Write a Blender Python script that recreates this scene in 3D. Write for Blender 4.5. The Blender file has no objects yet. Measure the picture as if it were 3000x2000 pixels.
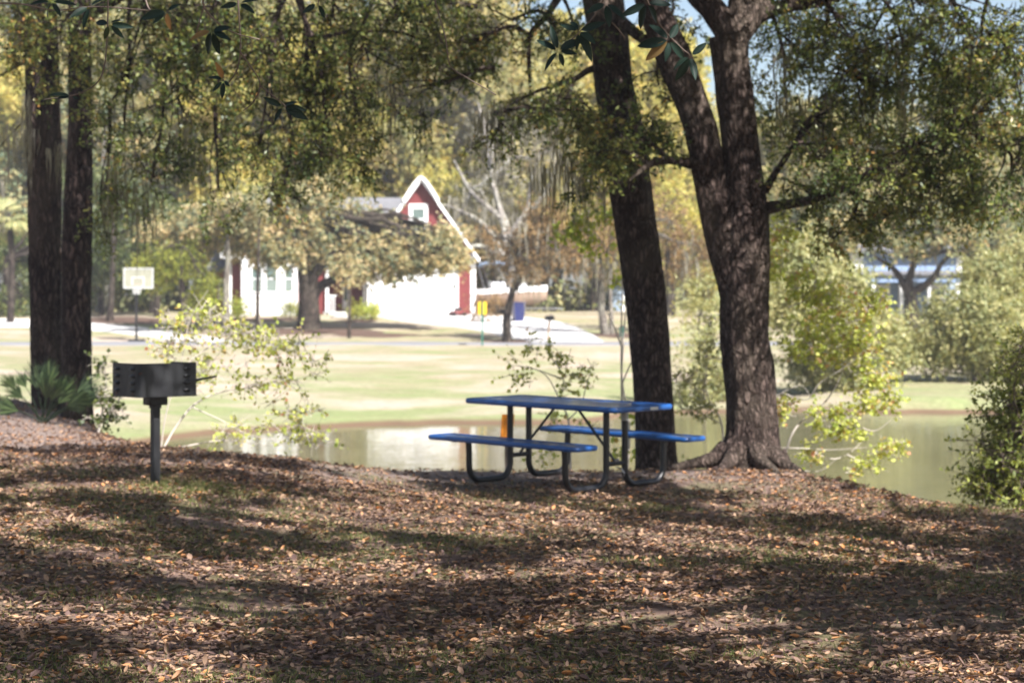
import bpy, math
import numpy as np
from mathutils import Vector, Matrix
R = math.radians
rng = np.random.default_rng(7)
scene = bpy.context.scene
col = scene.collection

# ------------------------------------------------------------------ camera, sky, sun, exposure
CZ, FP, CX, HY = 1.65, 5500.0, 1500.0, 900.0       # eye height, focal length in photo pixels, centre column, horizon row
cam_d = bpy.data.cameras.new('camera'); cam = bpy.data.objects.new('camera', cam_d); col.objects.link(cam)
cam.location = (0, 0, CZ); cam.rotation_euler = (R(90), 0, 0)
cam_d.sensor_width = 36; cam_d.lens = 36 * FP / 3000; cam_d.shift_y = -100 / 3000
cam_d.clip_start = 0.1; cam_d.clip_end = 3000
cam_d.dof.use_dof = True; cam_d.dof.focus_distance = 7.0; cam_d.dof.aperture_fstop = 4.5
scene.camera = cam
SUN_EL, SUN_DIR = 45.0, np.array([0.60, -0.80])      # towards the sun, on the ground plane
world = bpy.data.worlds.new('World'); scene.world = world; world.use_nodes = True
wn = world.node_tree; bg = wn.nodes['Background']
sky = wn.nodes.new('ShaderNodeTexSky'); sky.sky_type = 'NISHITA'; sky.sun_disc = False
sky.sun_elevation = R(SUN_EL); sky.sun_rotation = math.atan2(SUN_DIR[0], SUN_DIR[1])
sky.air_density = 1.0; sky.dust_density = 2.0
wn.links.new(sky.outputs[0], bg.inputs[0]); bg.inputs[1].default_value = 0.064
sl = bpy.data.lights.new('sun', 'SUN'); sl.energy = 5.0; sl.angle = R(0.5); sl.color = (1.0, 0.965, 0.935)
so = bpy.data.objects.new('sun', sl); col.objects.link(so)
ce = math.cos(R(SUN_EL))
so.rotation_euler = Vector((SUN_DIR[0]*ce, SUN_DIR[1]*ce, math.sin(R(SUN_EL)))).to_track_quat('Z', 'Y').to_euler()
so.location = (0, 0, 60)
scene.view_settings.view_transform = 'Standard'; scene.view_settings.look = 'None'
scene.view_settings.exposure = 1.5; scene.view_settings.gamma = 1
scene.cycles.max_bounces = 6; scene.cycles.diffuse_bounces = 3; scene.cycles.glossy_bounces = 3
scene.cycles.transmission_bounces = 4; scene.cycles.transparent_max_bounces = 6
scene.cycles.caustics_reflective = False; scene.cycles.caustics_refractive = False
scene.cycles.sample_clamp_indirect = 4

# ------------------------------------------------------------------ helpers
def P(px, py, D):
    return np.array([(px-CX)/FP*D, D, CZ-(py-HY)/FP*D])
def hash3(i, j, k, s=0):
    h = (i.astype(np.int64)*374761393 + j.astype(np.int64)*668265263 + k.astype(np.int64)*2147483647 + s*974711) & 0x7fffffff
    h = ((h ^ (h >> 13))*1274126177) & 0x7fffffff
    return ((h ^ (h >> 16)) & 0xffff)/65535.0
def vnoise(p, s=0):
    p = np.asarray(p, float); f = np.floor(p); t = p-f; t = t*t*(3-2*t); i = f.astype(np.int64)
    r = 0
    for a in (0, 1):
        for b in (0, 1):
            for c in (0, 1):
                w = (t[..., 0] if a else 1-t[..., 0])*(t[..., 1] if b else 1-t[..., 1])*(t[..., 2] if c else 1-t[..., 2])
                r = r + w*hash3(i[..., 0]+a, i[..., 1]+b, i[..., 2]+c, s)
    return r*2-1
def sstep(a, b, x):
    t = np.clip((x-a)/(b-a), 0, 1); return t*t*(3-2*t)
def unit(v):
    return v/np.maximum(np.linalg.norm(v, axis=-1, keepdims=True), 1e-9)

CREST = np.array([(-60, 60), (-20, 38), (-7.6, 27.9), (-5.43, 24.3), (-4.3, 21.3), (-3.1, 19.6), (-2.09, 19.3), (-.72, 19.7), (1.75, 19.5),
                  (2.78, 19.2), (3.25, 17.6), (3.6, 16.5), (4.27, 15.7), (6, 14.6), (14, 11), (40, 6), (80, 0)])
SHORE = np.array([(-80, 20), (-20, 24), (-12, 30), (-9, 34.5), (-7.6, 37.6), (-6.6, 40.4), (-5.2, 42.2), (-3.6, 42.9), (-2, 43.8), (0, 44.6), (1.8, 45.2), (2.6, 47.4), (3.6, 48.5), (7, 49.5), (12.3, 48.5), (40, 62), (120, 90)])
WATER_Z = -1.1
def ground_z(X, Y, fine=True):
    X = np.asarray(X, float); Y = np.asarray(Y, float)
    base = 0.17*(1-sstep(-3.0, -1.0, X))+0.20*(1-sstep(-7.2, -4.9, X))
    yc = np.interp(X, CREST[:, 0], CREST[:, 1])
    d = (Y-yc)*0.85
    dp = np.maximum(d+.5, 0)
    zn = base - 0.55*dp*dp/(dp+.9)
    zn = np.maximum(zn, -2.6-0.02*dp)
    ys = np.interp(X, SHORE[:, 0], SHORE[:, 1])+.5*vnoise(np.stack([X*.6, X*0, X*0], -1), 40)+.25*vnoise(np.stack([X*2.1, X*0, X*0], -1), 41)
    t = Y-ys
    cut = 0.22*sstep(8, 11, X)
    zf = np.where(t < 0, WATER_Z+0.25*t, WATER_Z + (0.12+cut)*np.minimum(t/0.8, 1) + np.clip((t-.8)/np.maximum(79-ys-.8, 5), 0, 1)*(1.06-cut-.04))
    zf = zf + 0.065*np.clip(Y-86, 0, 18) + 0.012*np.clip(Y-104, 0, 200)
    zf = np.maximum(zf, -2.7)
    z = np.maximum(zn, zf)
    if fine:
        q = np.stack([X, Y, X*0], -1)
        z = z + 0.035*vnoise(q*0.45) + 0.012*vnoise(q*1.9, 3)*(Y < 60) + 0.012*vnoise(q*5.5, 5)*(Y < 30)
        z = z + 0.05*vnoise(q*0.15, 8)*sstep(44, 50, Y)*(1-sstep(70, 78, Y))
    return z
def gz(x, y): return float(ground_z(np.array([x]), np.array([y]))[0])
def GP(px, D):                                       # the ground point in that column at that distance
    x = (px-CX)/FP*D; return np.array([x, D, gz(x, D)])

def tag(o, label=None, cat=None, group=None, kind=None):
    if label: o['label'] = label
    if cat: o['category'] = cat
    if group: o['group'] = group
    if kind: o['kind'] = kind
    return o
def empty(name, loc, rz=0):
    o = bpy.data.objects.new(name, None); col.objects.link(o); o.location = tuple(float(c) for c in loc); o.rotation_euler = (0, 0, rz)
    o.empty_display_size = 0.2; return o
def build(name, verts, faces, mat, parent=None, tint=None, smooth=False, world_space=True):
    """faces: list of integer arrays (M,k). verts in world space; kept so under a parent at its location."""
    verts = np.asarray(verts, np.float32).copy()
    o_loc = Vector((0, 0, 0))
    me = bpy.data.meshes.new(name)
    if parent is not None and world_space:
        M = np.array(root_matrix(parent).inverted())
        verts = verts @ M[:3, :3].T + M[:3, 3]
    elif parent is None and world_space:
        c = (verts.min(0)+verts.max(0))/2; c[2] = verts[:, 2].min(); verts = verts-c; o_loc = Vector([float(a) for a in c])
    me.vertices.add(len(verts)); me.vertices.foreach_set('co', verts.astype(np.float32).ravel())
    faces = [np.asarray(f, np.int32) for f in faces if len(f)]
    nl = sum(f.size for f in faces); npol = sum(len(f) for f in faces)
    me.loops.add(nl); me.polygons.add(npol)
    me.loops.foreach_set('vertex_index', np.concatenate([f.ravel() for f in faces]))
    tot = np.concatenate([np.full(len(f), f.shape[1], np.int32) for f in faces])
    me.polygons.foreach_set('loop_start', np.concatenate([[0], np.cumsum(tot)[:-1]]).astype(np.int32))
    me.update(calc_edges=True)
    if smooth: me.polygons.foreach_set('use_smooth', np.ones(npol, bool))
    if tint is not None:
        a = me.attributes.new('tint', 'FLOAT', 'FACE'); a.data.foreach_set('value', np.asarray(tint, np.float32))
    me.materials.append(mat)
    o = bpy.data.objects.new(name, me); col.objects.link(o)
    if parent is not None: o.parent = parent
    else: o.location = o_loc
    return o
def root_matrix(o):
    m = Matrix.LocRotScale(o.location, o.rotation_euler, o.scale)
    return root_matrix(o.parent) @ m if o.parent else m

class MB:                                            # small mesh builder: boxes, tubes, prisms
    def __init__(s): s.v = []; s.f = []; s.n = 0
    def add(s, v, f):
        s.v.append(np.asarray(v, float)); s.f += [[i+s.n for i in q] for q in f]; s.n += len(v); return s
    def box(s, x0, x1, y0, y1, z0, z1, M=None, bev=0.0):
        if bev > 0:
            v = []; b = bev
            for (sx, sy, sz) in [(a, c, d) for a in (0, 1) for c in (0, 1) for d in (0, 1)]:
                X = (x0, x1)[sx]; Y = (y0, y1)[sy]; Z = (z0, z1)[sz]
                ix = b if sx == 0 else -b; iy = b if sy == 0 else -b; iz = b if sz == 0 else -b
                v += [(X, Y+iy, Z+iz), (X+ix, Y, Z+iz), (X+ix, Y+iy, Z)]
            def c(a, b_, d): return (a*4+b_*2+d)*3
            f = []
            for a in (0, 1):
                f.append([c(a, 0, 0), c(a, 1, 0), c(a, 1, 1), c(a, 0, 1)]); f.append([c(0, a, 0)+1, c(1, a, 0)+1, c(1, a, 1)+1, c(0, a, 1)+1])
                f.append([c(0, 0, a)+2, c(1, 0, a)+2, c(1, 1, a)+2, c(0, 1, a)+2])
            for a in (0, 1):
                for b_ in (0, 1):
                    f.append([c(a, b_, 0), c(a, b_, 1), c(a, b_, 1)+1, c(a, b_, 0)+1])
                    f.append([c(a, 0, b_), c(a, 1, b_), c(a, 1, b_)+2, c(a, 0, b_)+2])
                    f.append([c(0, a, b_)+1, c(1, a, b_)+1, c(1, a, b_)+2, c(0, a, b_)+2])
                    for d in (0, 1): f.append([c(a, b_, d), c(a, b_, d)+1, c(a, b_, d)+2])
            v = np.array(v, float)
        else:
            v = np.array([(x, y, z) for x in (x0, x1) for y in (y0, y1) for z in (z0, z1)], float)
            f = [[0, 1, 3, 2], [4, 6, 7, 5], [0, 4, 5, 1], [2, 3, 7, 6], [0, 2, 6, 4], [1, 5, 7, 3]]
        if M is not None: v = v @ np.array(M)[:3, :3].T + np.array(M)[:3, 3]
        return s.add(v, f)
    def tube(s, pts, r, n=10, cap=True):
        v, f = tube(pts, r, n, cap=cap); return s.add(v, f)
    def prism(s, poly, d0, d1, axis='y', M=None):      # a 2D outline extruded; axis y: poly in xz ; z: poly in xy ; x: poly in yz
        k = len(poly); v = []
        for d in (d0, d1):
            for (a, b) in poly: v.append({'y': (a, d, b), 'z': (a, b, d), 'x': (d, a, b)}[axis])
        v = np.array(v, float)
        if M is not None: v = v @ np.array(M)[:3, :3].T + np.array(M)[:3, 3]
        return s.add(v, [list(range(k))[::-1], list(range(k, 2*k))] + [[i, (i+1) % k, k+(i+1) % k, k+i] for i in range(k)])
    def build(s, name, mat, parent=None, smooth=False, local=True):
        me = bpy.data.meshes.new(name); v = np.concatenate(s.v)
        o_loc = None
        if parent is None:
            c = (v.min(0)+v.max(0))/2; c[2] = v[:, 2].min(); v = v-c; o_loc = c
        elif not local:
            M = np.array(root_matrix(parent).inverted()); v = v @ M[:3, :3].T + M[:3, 3]
        me.from_pydata([tuple(float(a) for a in q) for q in v], [], s.f); me.update()
        import bmesh
        bm = bmesh.new(); bm.from_mesh(me); bmesh.ops.recalc_face_normals(bm, faces=bm.faces); bm.to_mesh(me); bm.free()
        if smooth:
            for p in me.polygons: p.use_smooth = True
            me.set_sharp_from_angle(angle=R(40))
        me.materials.append(mat)
        o = bpy.data.objects.new(name, me); col.objects.link(o)
        if parent is not None: o.parent = parent
        else: o.location = [float(a) for a in o_loc]
        return o
def frames(pts):
    pts = np.asarray(pts, float); t = np.gradient(pts, axis=0); t = unit(t)
    ref = np.array([1., 0, 0]) if abs(t[0][0]) < .8 else np.array([0, 1., 0])
    us, vs = [], []; u = unit(np.cross(t[0], np.cross(ref, t[0])))
    for k in range(len(pts)):
        u = u-t[k]*np.dot(u, t[k]); u = u/max(np.linalg.norm(u), 1e-9); us.append(u); vs.append(np.cross(t[k], u))
    return np.array(us), np.array(vs)
def tube(pts, r, n=10, cap=True):
    pts = np.asarray(pts, float); r = np.broadcast_to(np.asarray(r, float), (len(pts),))
    us, vs = frames(pts); a = np.arange(n)/n*2*math.pi
    v = pts[:, None]+r[:, None, None]*(np.cos(a)[None, :, None]*us[:, None]+np.sin(a)[None, :, None]*vs[:, None])
    m = len(pts); f = [[i*n+j, i*n+(j+1) % n, (i+1)*n+(j+1) % n, (i+1)*n+j] for i in range(m-1) for j in range(n)]
    if cap: f += [list(range(n))[::-1], list(range((m-1)*n, m*n))]
    return v.reshape(-1, 3), f
def spline(ctrl, n):                                 # Catmull-Rom through rows of any width
    c = np.asarray(ctrl, float); c = np.vstack([2*c[0]-c[1], c, 2*c[-1]-c[-2]]); m = len(c)-3
    t = np.linspace(0, m-1e-6, n); i = t.astype(int); u = (t-i)[:, None]
    p0, p1, p2, p3 = c[i], c[i+1], c[i+2], c[i+3]
    return .5*((2*p1)+(-p0+p2)*u+(2*p0-5*p1+4*p2-p3)*u**2+(-p0+3*p1-3*p2+p3)*u**3)

# ------------------------------------------------------------------ materials
class NT:
    def __init__(s, name):
        s.m = bpy.data.materials.new(name); s.m.use_nodes = True; s.t = s.m.node_tree; s.t.nodes.clear()
        s.out = s.t.nodes.new('ShaderNodeOutputMaterial')
    def n(s, typ, **kw):
        nd = s.t.nodes.new('ShaderNode'+typ)
        for k, v in kw.items():
            if k.startswith('i_'):
                key = k[2:]; nd.inputs[int(key) if key.isdigit() else key].default_value = v
            else: setattr(nd, k, v)
        return nd
    def l(s, a, b): s.t.links.new(a, b)
    def ramp(s, fac, stops, interp='LINEAR'):
        r = s.n('ValToRGB'); r.color_ramp.interpolation = interp; e = r.color_ramp.elements
        while len(e) < len(stops): e.new(0.5)
        for q, (p, c) in zip(e, stops): q.position = p; q.color = (*c, 1) if len(c) == 3 else c
        s.l(fac, r.inputs[0]); return r.outputs[0]
    def noise(s, scale, detail=4, rough=.55, vec=None, dist=0):
        nd = s.n('TexNoise'); nd.inputs['Scale'].default_value = scale; nd.inputs['Detail'].default_value = detail
        nd.inputs['Roughness'].default_value = rough; nd.inputs['Distortion'].default_value = dist
        if vec is not None: s.l(vec, nd.inputs['Vector'])
        return nd.outputs['Fac']
    def coord(s, kind='Object', scale=(1, 1, 1)):
        c = s.n('TexCoord').outputs[kind] if kind != 'Position' else s.n('NewGeometry').outputs['Position']
        mp = s.n('Mapping'); mp.inputs['Scale'].default_value = scale; s.l(c, mp.inputs[0]); return mp.outputs[0]
    def mix(s, fac, a, b, mode='MIX'):
        nd = s.n('Mix', data_type='RGBA', blend_type=mode)
        for v, i in ((fac, 0), (a, 6), (b, 7)):
            if isinstance(v, (int, float)): nd.inputs[i].default_value = v
            elif isinstance(v, tuple): nd.inputs[i].default_value = (*v, 1)
            else: s.l(v, nd.inputs[i])
        return nd.outputs[2]
    def bump(s, h, strength=.5, dist=.01, normal=None):
        b = s.n('Bump'); b.inputs['Strength'].default_value = strength; b.inputs['Distance'].default_value = dist; s.l(h, b.inputs['Height'])
        if normal is not None: s.l(normal, b.inputs['Normal'])
        return b.outputs[0]
    def principled(s, color, rough=.6, spec=.3, metal=0, normal=None, coat=0):
        p = s.n('BsdfPrincipled'); p.inputs['Metallic'].default_value = metal; p.inputs['Specular IOR Level'].default_value = spec
        if isinstance(color, tuple): p.inputs['Base Color'].default_value = (*color, 1)
        else: s.l(color, p.inputs['Base Color'])
        if isinstance(rough, (int, float)): p.inputs['Roughness'].default_value = rough
        else: s.l(rough, p.inputs['Roughness'])
        p.inputs['Coat Weight'].default_value = coat
        if normal is not None: s.l(normal, p.inputs['Normal'])
        return p
    def done(s, sh): s.l(sh, s.out.inputs[0]); return s.m
def paint(name, c, rough=.5, spec=.4, var=.12, scale=6, metal=0, bump=.15, coat=0):
    t = NT(name); v = t.coord(); f = t.noise(scale, 5, .6, v)
    lo = tuple(a*(1-var) for a in c); hi = tuple(min(1, a*(1+var)) for a in c)
    c_ = t.ramp(f, [(.3, lo), (.7, hi)])
    return t.done(t.principled(c_, rough, spec, metal, t.bump(t.noise(scale*9, 3, .6, v), bump, .004), coat).outputs[0])
def leafmat(name, stops, trans=.35, rough=.55, spec=.35):
    t = NT(name); a = t.n('Attribute', attribute_name='tint').outputs['Fac']
    c = t.ramp(a, stops)
    p = t.principled(c, rough, spec); tr = t.n('BsdfTranslucent')
    warm = t.mix(1.0, c, (1.25, 1.15, .55), 'MULTIPLY'); t.l(warm, tr.inputs[0])
    mx = t.n('MixShader'); mx.inputs[0].default_value = trans; t.l(p.outputs[0], mx.inputs[1]); t.l(tr.outputs[0], mx.inputs[2])
    return t.done(mx.outputs[0])
def barkmat(name, lo, hi, scale=10, stretch=.18, strength=.9):
    t = NT(name); pos = t.n('NewGeometry').outputs['Position']
    wob = t.n('TexNoise'); wob.inputs['Scale'].default_value = 5; wob.inputs['Detail'].default_value = 3; t.l(pos, wob.inputs['Vector'])
    ad = t.n('VectorMath', operation='MULTIPLY_ADD'); t.l(wob.outputs['Color'], ad.inputs[0]); ad.inputs[1].default_value = (.12, .12, .25); t.l(pos, ad.inputs[2])
    mp = t.n('Mapping'); mp.inputs['Scale'].default_value = (1, 1, stretch*1.4); t.l(ad.outputs[0], mp.inputs[0]); v = mp.outputs[0]
    vo = t.n('TexVoronoi', feature='DISTANCE_TO_EDGE'); vo.inputs['Scale'].default_value = scale*1.25; t.l(v, vo.inputs['Vector'])
    fis = t.ramp(vo.outputs['Distance'], [(0, (0, 0, 0)), (.16, (.55, .55, .55)), (.4, (1, 1, 1))])
    n1 = t.noise(scale*1.3, 8, .72, v, .3); n2 = t.noise(scale*4, 6, .65, v); n3 = t.noise(1.1, 3, .5, pos)
    c = t.ramp(n1, [(.30, tuple(a*.5 for a in lo)), (.45, lo), (.60, hi), (.8, tuple(a*1.5 for a in hi))])
    c = t.mix(fis, tuple(a*.45 for a in lo), c)
    c = t.mix(t.ramp(n3, [(.45, (0, 0, 0)), (.75, (.5, .5, .5))]), c, (hi[0]*.9, hi[1]*1.02, hi[2]*.9))
    nm = t.bump(fis, strength, .035); nm = t.bump(n1, .8, .03, nm); nm = t.bump(n2, .6, .010, nm)
    return t.done(t.principled(c, .92, .12, 0, nm).outputs[0])
M = {}
M['oak_bark'] = barkmat('oak_bark', (.050, .034, .029), (.20, .145, .125), 17, .22)
M['pine_bark'] = barkmat('pine_bark', (.032, .023, .022), (.15, .105, .09), 13, .20, 1.0)
M['grey_bark'] = barkmat('grey_bark', (.17, .145, .12), (.40, .36, .32), 9, .3)
M['pale_bark'] = barkmat('pale_bark', (.30, .27, .24), (.55, .51, .47), 5, .3)
M['far_bark'] = barkmat('far_bark', (.035, .026, .022), (.11, .085, .07), 5, .25)
M['twig'] = paint('twig', (.13, .10, .085), .9, .1, .3, 5)
M['pale_twig'] = paint('pale_twig', (.46, .41, .36), .9, .1, .2, 5)
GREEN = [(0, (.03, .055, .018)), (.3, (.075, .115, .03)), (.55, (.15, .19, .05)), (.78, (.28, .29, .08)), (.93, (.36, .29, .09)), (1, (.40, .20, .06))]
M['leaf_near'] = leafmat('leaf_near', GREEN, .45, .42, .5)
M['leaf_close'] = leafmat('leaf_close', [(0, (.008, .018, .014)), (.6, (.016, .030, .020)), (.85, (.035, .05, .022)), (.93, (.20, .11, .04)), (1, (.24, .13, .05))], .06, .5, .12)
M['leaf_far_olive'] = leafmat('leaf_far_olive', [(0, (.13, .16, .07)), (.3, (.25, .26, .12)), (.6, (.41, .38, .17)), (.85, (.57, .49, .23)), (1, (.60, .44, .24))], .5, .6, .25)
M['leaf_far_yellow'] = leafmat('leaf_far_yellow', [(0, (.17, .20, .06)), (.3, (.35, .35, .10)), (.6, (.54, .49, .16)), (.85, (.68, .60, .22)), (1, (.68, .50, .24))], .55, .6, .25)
M['leaf_tan'] = leafmat('leaf_tan', [(0, (.08, .13, .09)), (.3, (.19, .22, .13)), (.55, (.37, .34, .18)), (.8, (.54, .44, .25)), (1, (.62, .45, .25))], .45, .6, .3)
M['leaf_mixed'] = leafmat('leaf_mixed', [(0, (.07, .12, .08)), (.35, (.17, .21, .12)), (.6, (.33, .32, .16)), (.85, (.50, .40, .20)), (1, (.58, .38, .17))], .4, .6, .3)
M['leaf_brown'] = leafmat('leaf_brown', [(0, (.07, .05, .025)), (.5, (.22, .145, .07)), (1, (.42, .28, .13))], .35, .7, .2)
M['leaf_lime'] = leafmat('leaf_lime', [(0, (.24, .33, .06)), (.5, (.46, .54, .11)), (.8, (.60, .60, .16)), (.92, (.50, .30, .09)), (1, (.50, .16, .07))], .5, .5, .3)
M['leaf_feather'] = leafmat('leaf_feather', [(0, (.10, .14, .03)), (.5, (.25, .28, .05)), (1, (.42, .40, .09))], .5, .6, .2)
M['leaf_shrub'] = leafmat('leaf_shrub', [(0, (.14, .18, .08)), (.5, (.32, .33, .15)), (1, (.52, .47, .24))], .4, .5, .3)
M['leaf_dark'] = leafmat('leaf_dark', [(0, (.025, .045, .012)), (.5, (.07, .10, .025)), (.9, (.16, .18, .05)), (1, (.3, .27, .08))], .35, .45, .4)
M['leaf_bush'] = leafmat('leaf_bush', [(0, (.08, .11, .03)), (.4, (.20, .25, .06)), (.8, (.40, .43, .12)), (1, (.55, .52, .2))], .5, .45, .4)
M['leaf_pale'] = leafmat('leaf_pale', [(0, (.26, .34, .07)), (.4, (.46, .52, .12)), (.75, (.62, .62, .18)), (.9, (.58, .38, .20)), (1, (.55, .24, .15))], .45, .6, .2)
M['moss'] = leafmat('moss', [(0, (.14, .13, .105)), (.5, (.26, .245, .20)), (1, (.38, .36, .30))], .4, .9, .05)
M['litter'] = leafmat('litter', [(0, (.050, .030, .028)), (.25, (.13, .08, .068)), (.5, (.27, .172, .115)), (.70, (.43, .28, .175)), (.84, (.46, .19, .06)), (1, (.56, .41, .29))], .12, .7, .25)
M['blade'] = leafmat('blade', [(0, (.06, .09, .025)), (.5, (.13, .16, .045)), (.8, (.26, .24, .10)), (1, (.38, .32, .18))], .4, .6, .2)
M['palm'] = leafmat('palm', [(0, (.012, .025, .010)), (.5, (.028, .05, .02)), (1, (.09, .13, .05))], .25, .4, .5)

# ------------------------------------------------------------------ ground, water, paths
def ground_material():
    t = NT('ground'); pos = t.coord('Position'); sep = t.n('SeparateXYZ'); t.l(t.n('NewGeometry').outputs['Position'], sep.inputs[0])
    # near bank: leaf mould, bare sandy dirt, thin grass
    n1 = t.noise(.55, 5, .6, pos); n2 = t.noise(9, 8, .7, pos); n3 = t.noise(45, 6, .7, pos); n4 = t.noise(1.6, 5, .6, pos, .4)
    mould = t.ramp(n2, [(.3, (.058, .037, .032)), (.5, (.125, .081, .068)), (.72, (.22, .15, .125))])
    mould = t.mix(t.ramp(n3, [(.35, (0, 0, 0)), (.7, (.7, .7, .7))]), mould, (.24, .165, .125))
    dirt = t.ramp(n3, [(.3, (.13, .098, .085)), (.7, (.27, .215, .19))])
    grass = t.ramp(n3, [(.3, (.06, .062, .026)), (.7, (.15, .14, .065))])
    c = t.mix(t.ramp(n4, [(.45, (0, 0, 0)), (.58, (.75, .75, .75))]), mould, grass)
    mr = t.n('MapRange'); mr.inputs[1].default_value = 16.6; mr.inputs[2].default_value = 18.6; t.l(sep.outputs[1], mr.inputs[0])
    ad = t.n('Math', operation='MULTIPLY'); t.l(mr.outputs[0], ad.inputs[0]); t.l(t.ramp(n1, [(.3, (.5, .5, .5)), (.55, (1, 1, 1))]), ad.inputs[1])
    c = t.mix(ad.outputs[0], c, dirt)
    # far bank lawn: straw and green patches, bare sand near the street and on the right
    m1 = t.noise(.09, 4, .55, t.coord('Position', (1, 1.6, 1))); m2 = t.noise(.45, 6, .6, t.coord('Position', (1, 2.2, 1))); m3 = t.noise(7, 5, .6, pos)
    straw = t.ramp(m3, [(.3, (.23, .19, .125)), (.7, (.34, .285, .195))])
    green = t.ramp(m3, [(.3, (.15, .18, .078)), (.7, (.23, .26, .118))])
    sand = t.ramp(m3, [(.3, (.33, .26, .21)), (.7, (.45, .365, .305))])
    lawn = t.mix(t.ramp(m2, [(.42, (0, 0, 0)), (.62, (1, 1, 1))]), straw, green)
    lw = t.n('MapRange'); lw.inputs[1].default_value = 70; lw.inputs[2].default_value = 46; t.l(sep.outputs[1], lw.inputs[0])
    lawn = t.mix(t.mix(1.0, lw.outputs[0], t.ramp(m1, [(.3, (.35, .35, .35)), (.6, (.95, .95, .95))]), 'MULTIPLY'), lawn, green)
    lawn = t.mix(t.ramp(t.noise(.16, 5, .6, t.coord('Position', (1, 1.2, 1)), .5), [(.46, (0, 0, 0)), (.62, (.85, .85, .85))]), lawn, sand)
    bank = t.n('MapRange'); bank.inputs[1].default_value = -.98; bank.inputs[2].default_value = -1.05; t.l(sep.outputs[2], bank.inputs[0])
    lawn = t.mix(t.ramp(t.noise(1.1, 6, .7, t.coord('Position', (1, 1.6, 1)), .3), [(.50, (0, 0, 0)), (.70, (.45, .45, .45))]), lawn, (.19, .14, .095))
    lawn = t.mix(bank.outputs[0], lawn, (.13, .085, .055))
    far = t.n('MapRange'); far.inputs[1].default_value = 36; far.inputs[2].default_value = 38; t.l(sep.outputs[1], far.inputs[0])
    c = t.mix(far.outputs[0], c, lawn)
    h = t.mix(.5, n2, n3)
    return t.done(t.principled(c, .95, .08, 0, t.bump(h, .8, .03)).outputs[0])
ys = np.concatenate([np.arange(-40, 6, 1.5), np.arange(6, 32, .14), np.arange(32, 60, .35), np.arange(60, 130, .8), np.arange(130, 520, 12)])
u = np.linspace(-1, 1, 331); us_ = np.sinh(u*2.6)/np.sinh(2.6)
W = 40+1.1*np.abs(ys)
GX = us_[None]*W[:, None]; GY = np.repeat(ys[:, None], len(u), 1)
GZ = ground_z(GX, GY)
nr, nc = GX.shape; idx = np.arange(nr*nc).reshape(nr, nc)
quads = np.stack([idx[:-1, :-1], idx[:-1, 1:], idx[1:, 1:], idx[1:, :-1]], -1).reshape(-1, 4)
M['ground'] = ground_material()
g = build('ground', np.stack([GX, GY, GZ], -1).reshape(-1, 3), [quads], M['ground'], smooth=True); tag(g, kind='structure')

def water_material():
    t = NT('pond_water'); v = t.coord('Position', (1, 2.4, 1))
    n = t.noise(1.6, 4, .55, v, .5); n2 = t.noise(.22, 3, .5, v)
    p = t.principled(t.ramp(n2, [(.3, (.12, .115, .062)), (.7, (.16, .15, .085))]), .06, .5, 0, t.bump(n, .22, .03)); p.inputs['IOR'].default_value = 1.33
    return t.done(p.outputs[0])
wx = np.linspace(-120, 160, 57); wy = np.linspace(8, 100, 24); WX, WY = np.meshgrid(wx, wy)
idx = np.arange(WX.size).reshape(WX.shape)
w = build('water', np.stack([WX, WY, np.full_like(WX, WATER_Z)], -1).reshape(-1, 3), [np.stack([idx[:-1, :-1], idx[:-1, 1:], idx[1:, 1:], idx[1:, :-1]], -1).reshape(-1, 4)], water_material())
tag(w, kind='structure')

def concrete(name, c):
    t = NT(name); v = t.coord('Position'); n = t.noise(.6, 6, .6, v); n2 = t.noise(30, 5, .6, v)
    return t.done(t.principled(t.ramp(n, [(.3, tuple(a*.82 for a in c)), (.7, c)]), .9, .15, 0, t.bump(n2, .3, .01)).outputs[0])
M['concrete'] = concrete('concrete', (.62, .60, .58)); M['asphalt'] = concrete('asphalt', (.20, .20, .21))
def strip(name, left, right, mat, n=60, lift=.03, cross=10):           # a paved sheet laid over the ground between two edge lines
    L = spline(left, n); Rr = spline(right, n); t = np.linspace(0, 1, cross)
    XY = L[:, None]*(1-t)[None, :, None]+Rr[:, None]*t[None, :, None]
    Z = ground_z(XY[..., 0], XY[..., 1])+lift
    top = np.dstack([XY, Z]); k = top.shape[0]*top.shape[1]
    v = np.concatenate([top.reshape(-1, 3), top.reshape(-1, 3)-[0, 0, .2]])
    i = np.arange(k).reshape(n, cross)
    f = np.stack([i[:-1, :-1], i[:-1, 1:], i[1:, 1:], i[1:, :-1]], -1).reshape(-1, 4)
    side = []
    for e in (i[:, 0], i[:, -1], i[0], i[-1]): side.append(np.stack([e[:-1], e[1:], e[1:]+k, e[:-1]+k], -1))
    return tag(build(name, v, [f]+side, mat), kind='structure')
strip('road', [(-130, 79.6), (-40, 80), (0, 80.2), (40, 80.5), (130, 84)], [(-130, 84.2), (-40, 84.6), (0, 84.8), (40, 85.1), (130, 88.6)], M['asphalt'], 200, .05)
def gxy(px, D): return ((px-CX)/FP*D, D)
strip('driveway', [gxy(1092, 104.3), gxy(1110, 102), gxy(1240, 97.5), gxy(1390, 93), gxy(1500, 88.5), gxy(1585, 85.2)],
      [gxy(1382, 104.3), gxy(1440, 103), gxy(1560, 101), gxy(1660, 97), gxy(1730, 90.5), gxy(1770, 85.4)], M['concrete'], 60, .06, 14)
strip('path', [gxy(1108, 103.2), gxy(1050, 102.6), gxy(985, 103.2)], [gxy(1100, 101.6), gxy(1045, 101.2), gxy(968, 101.8)], M['concrete'], 20, .055, 5)
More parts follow.
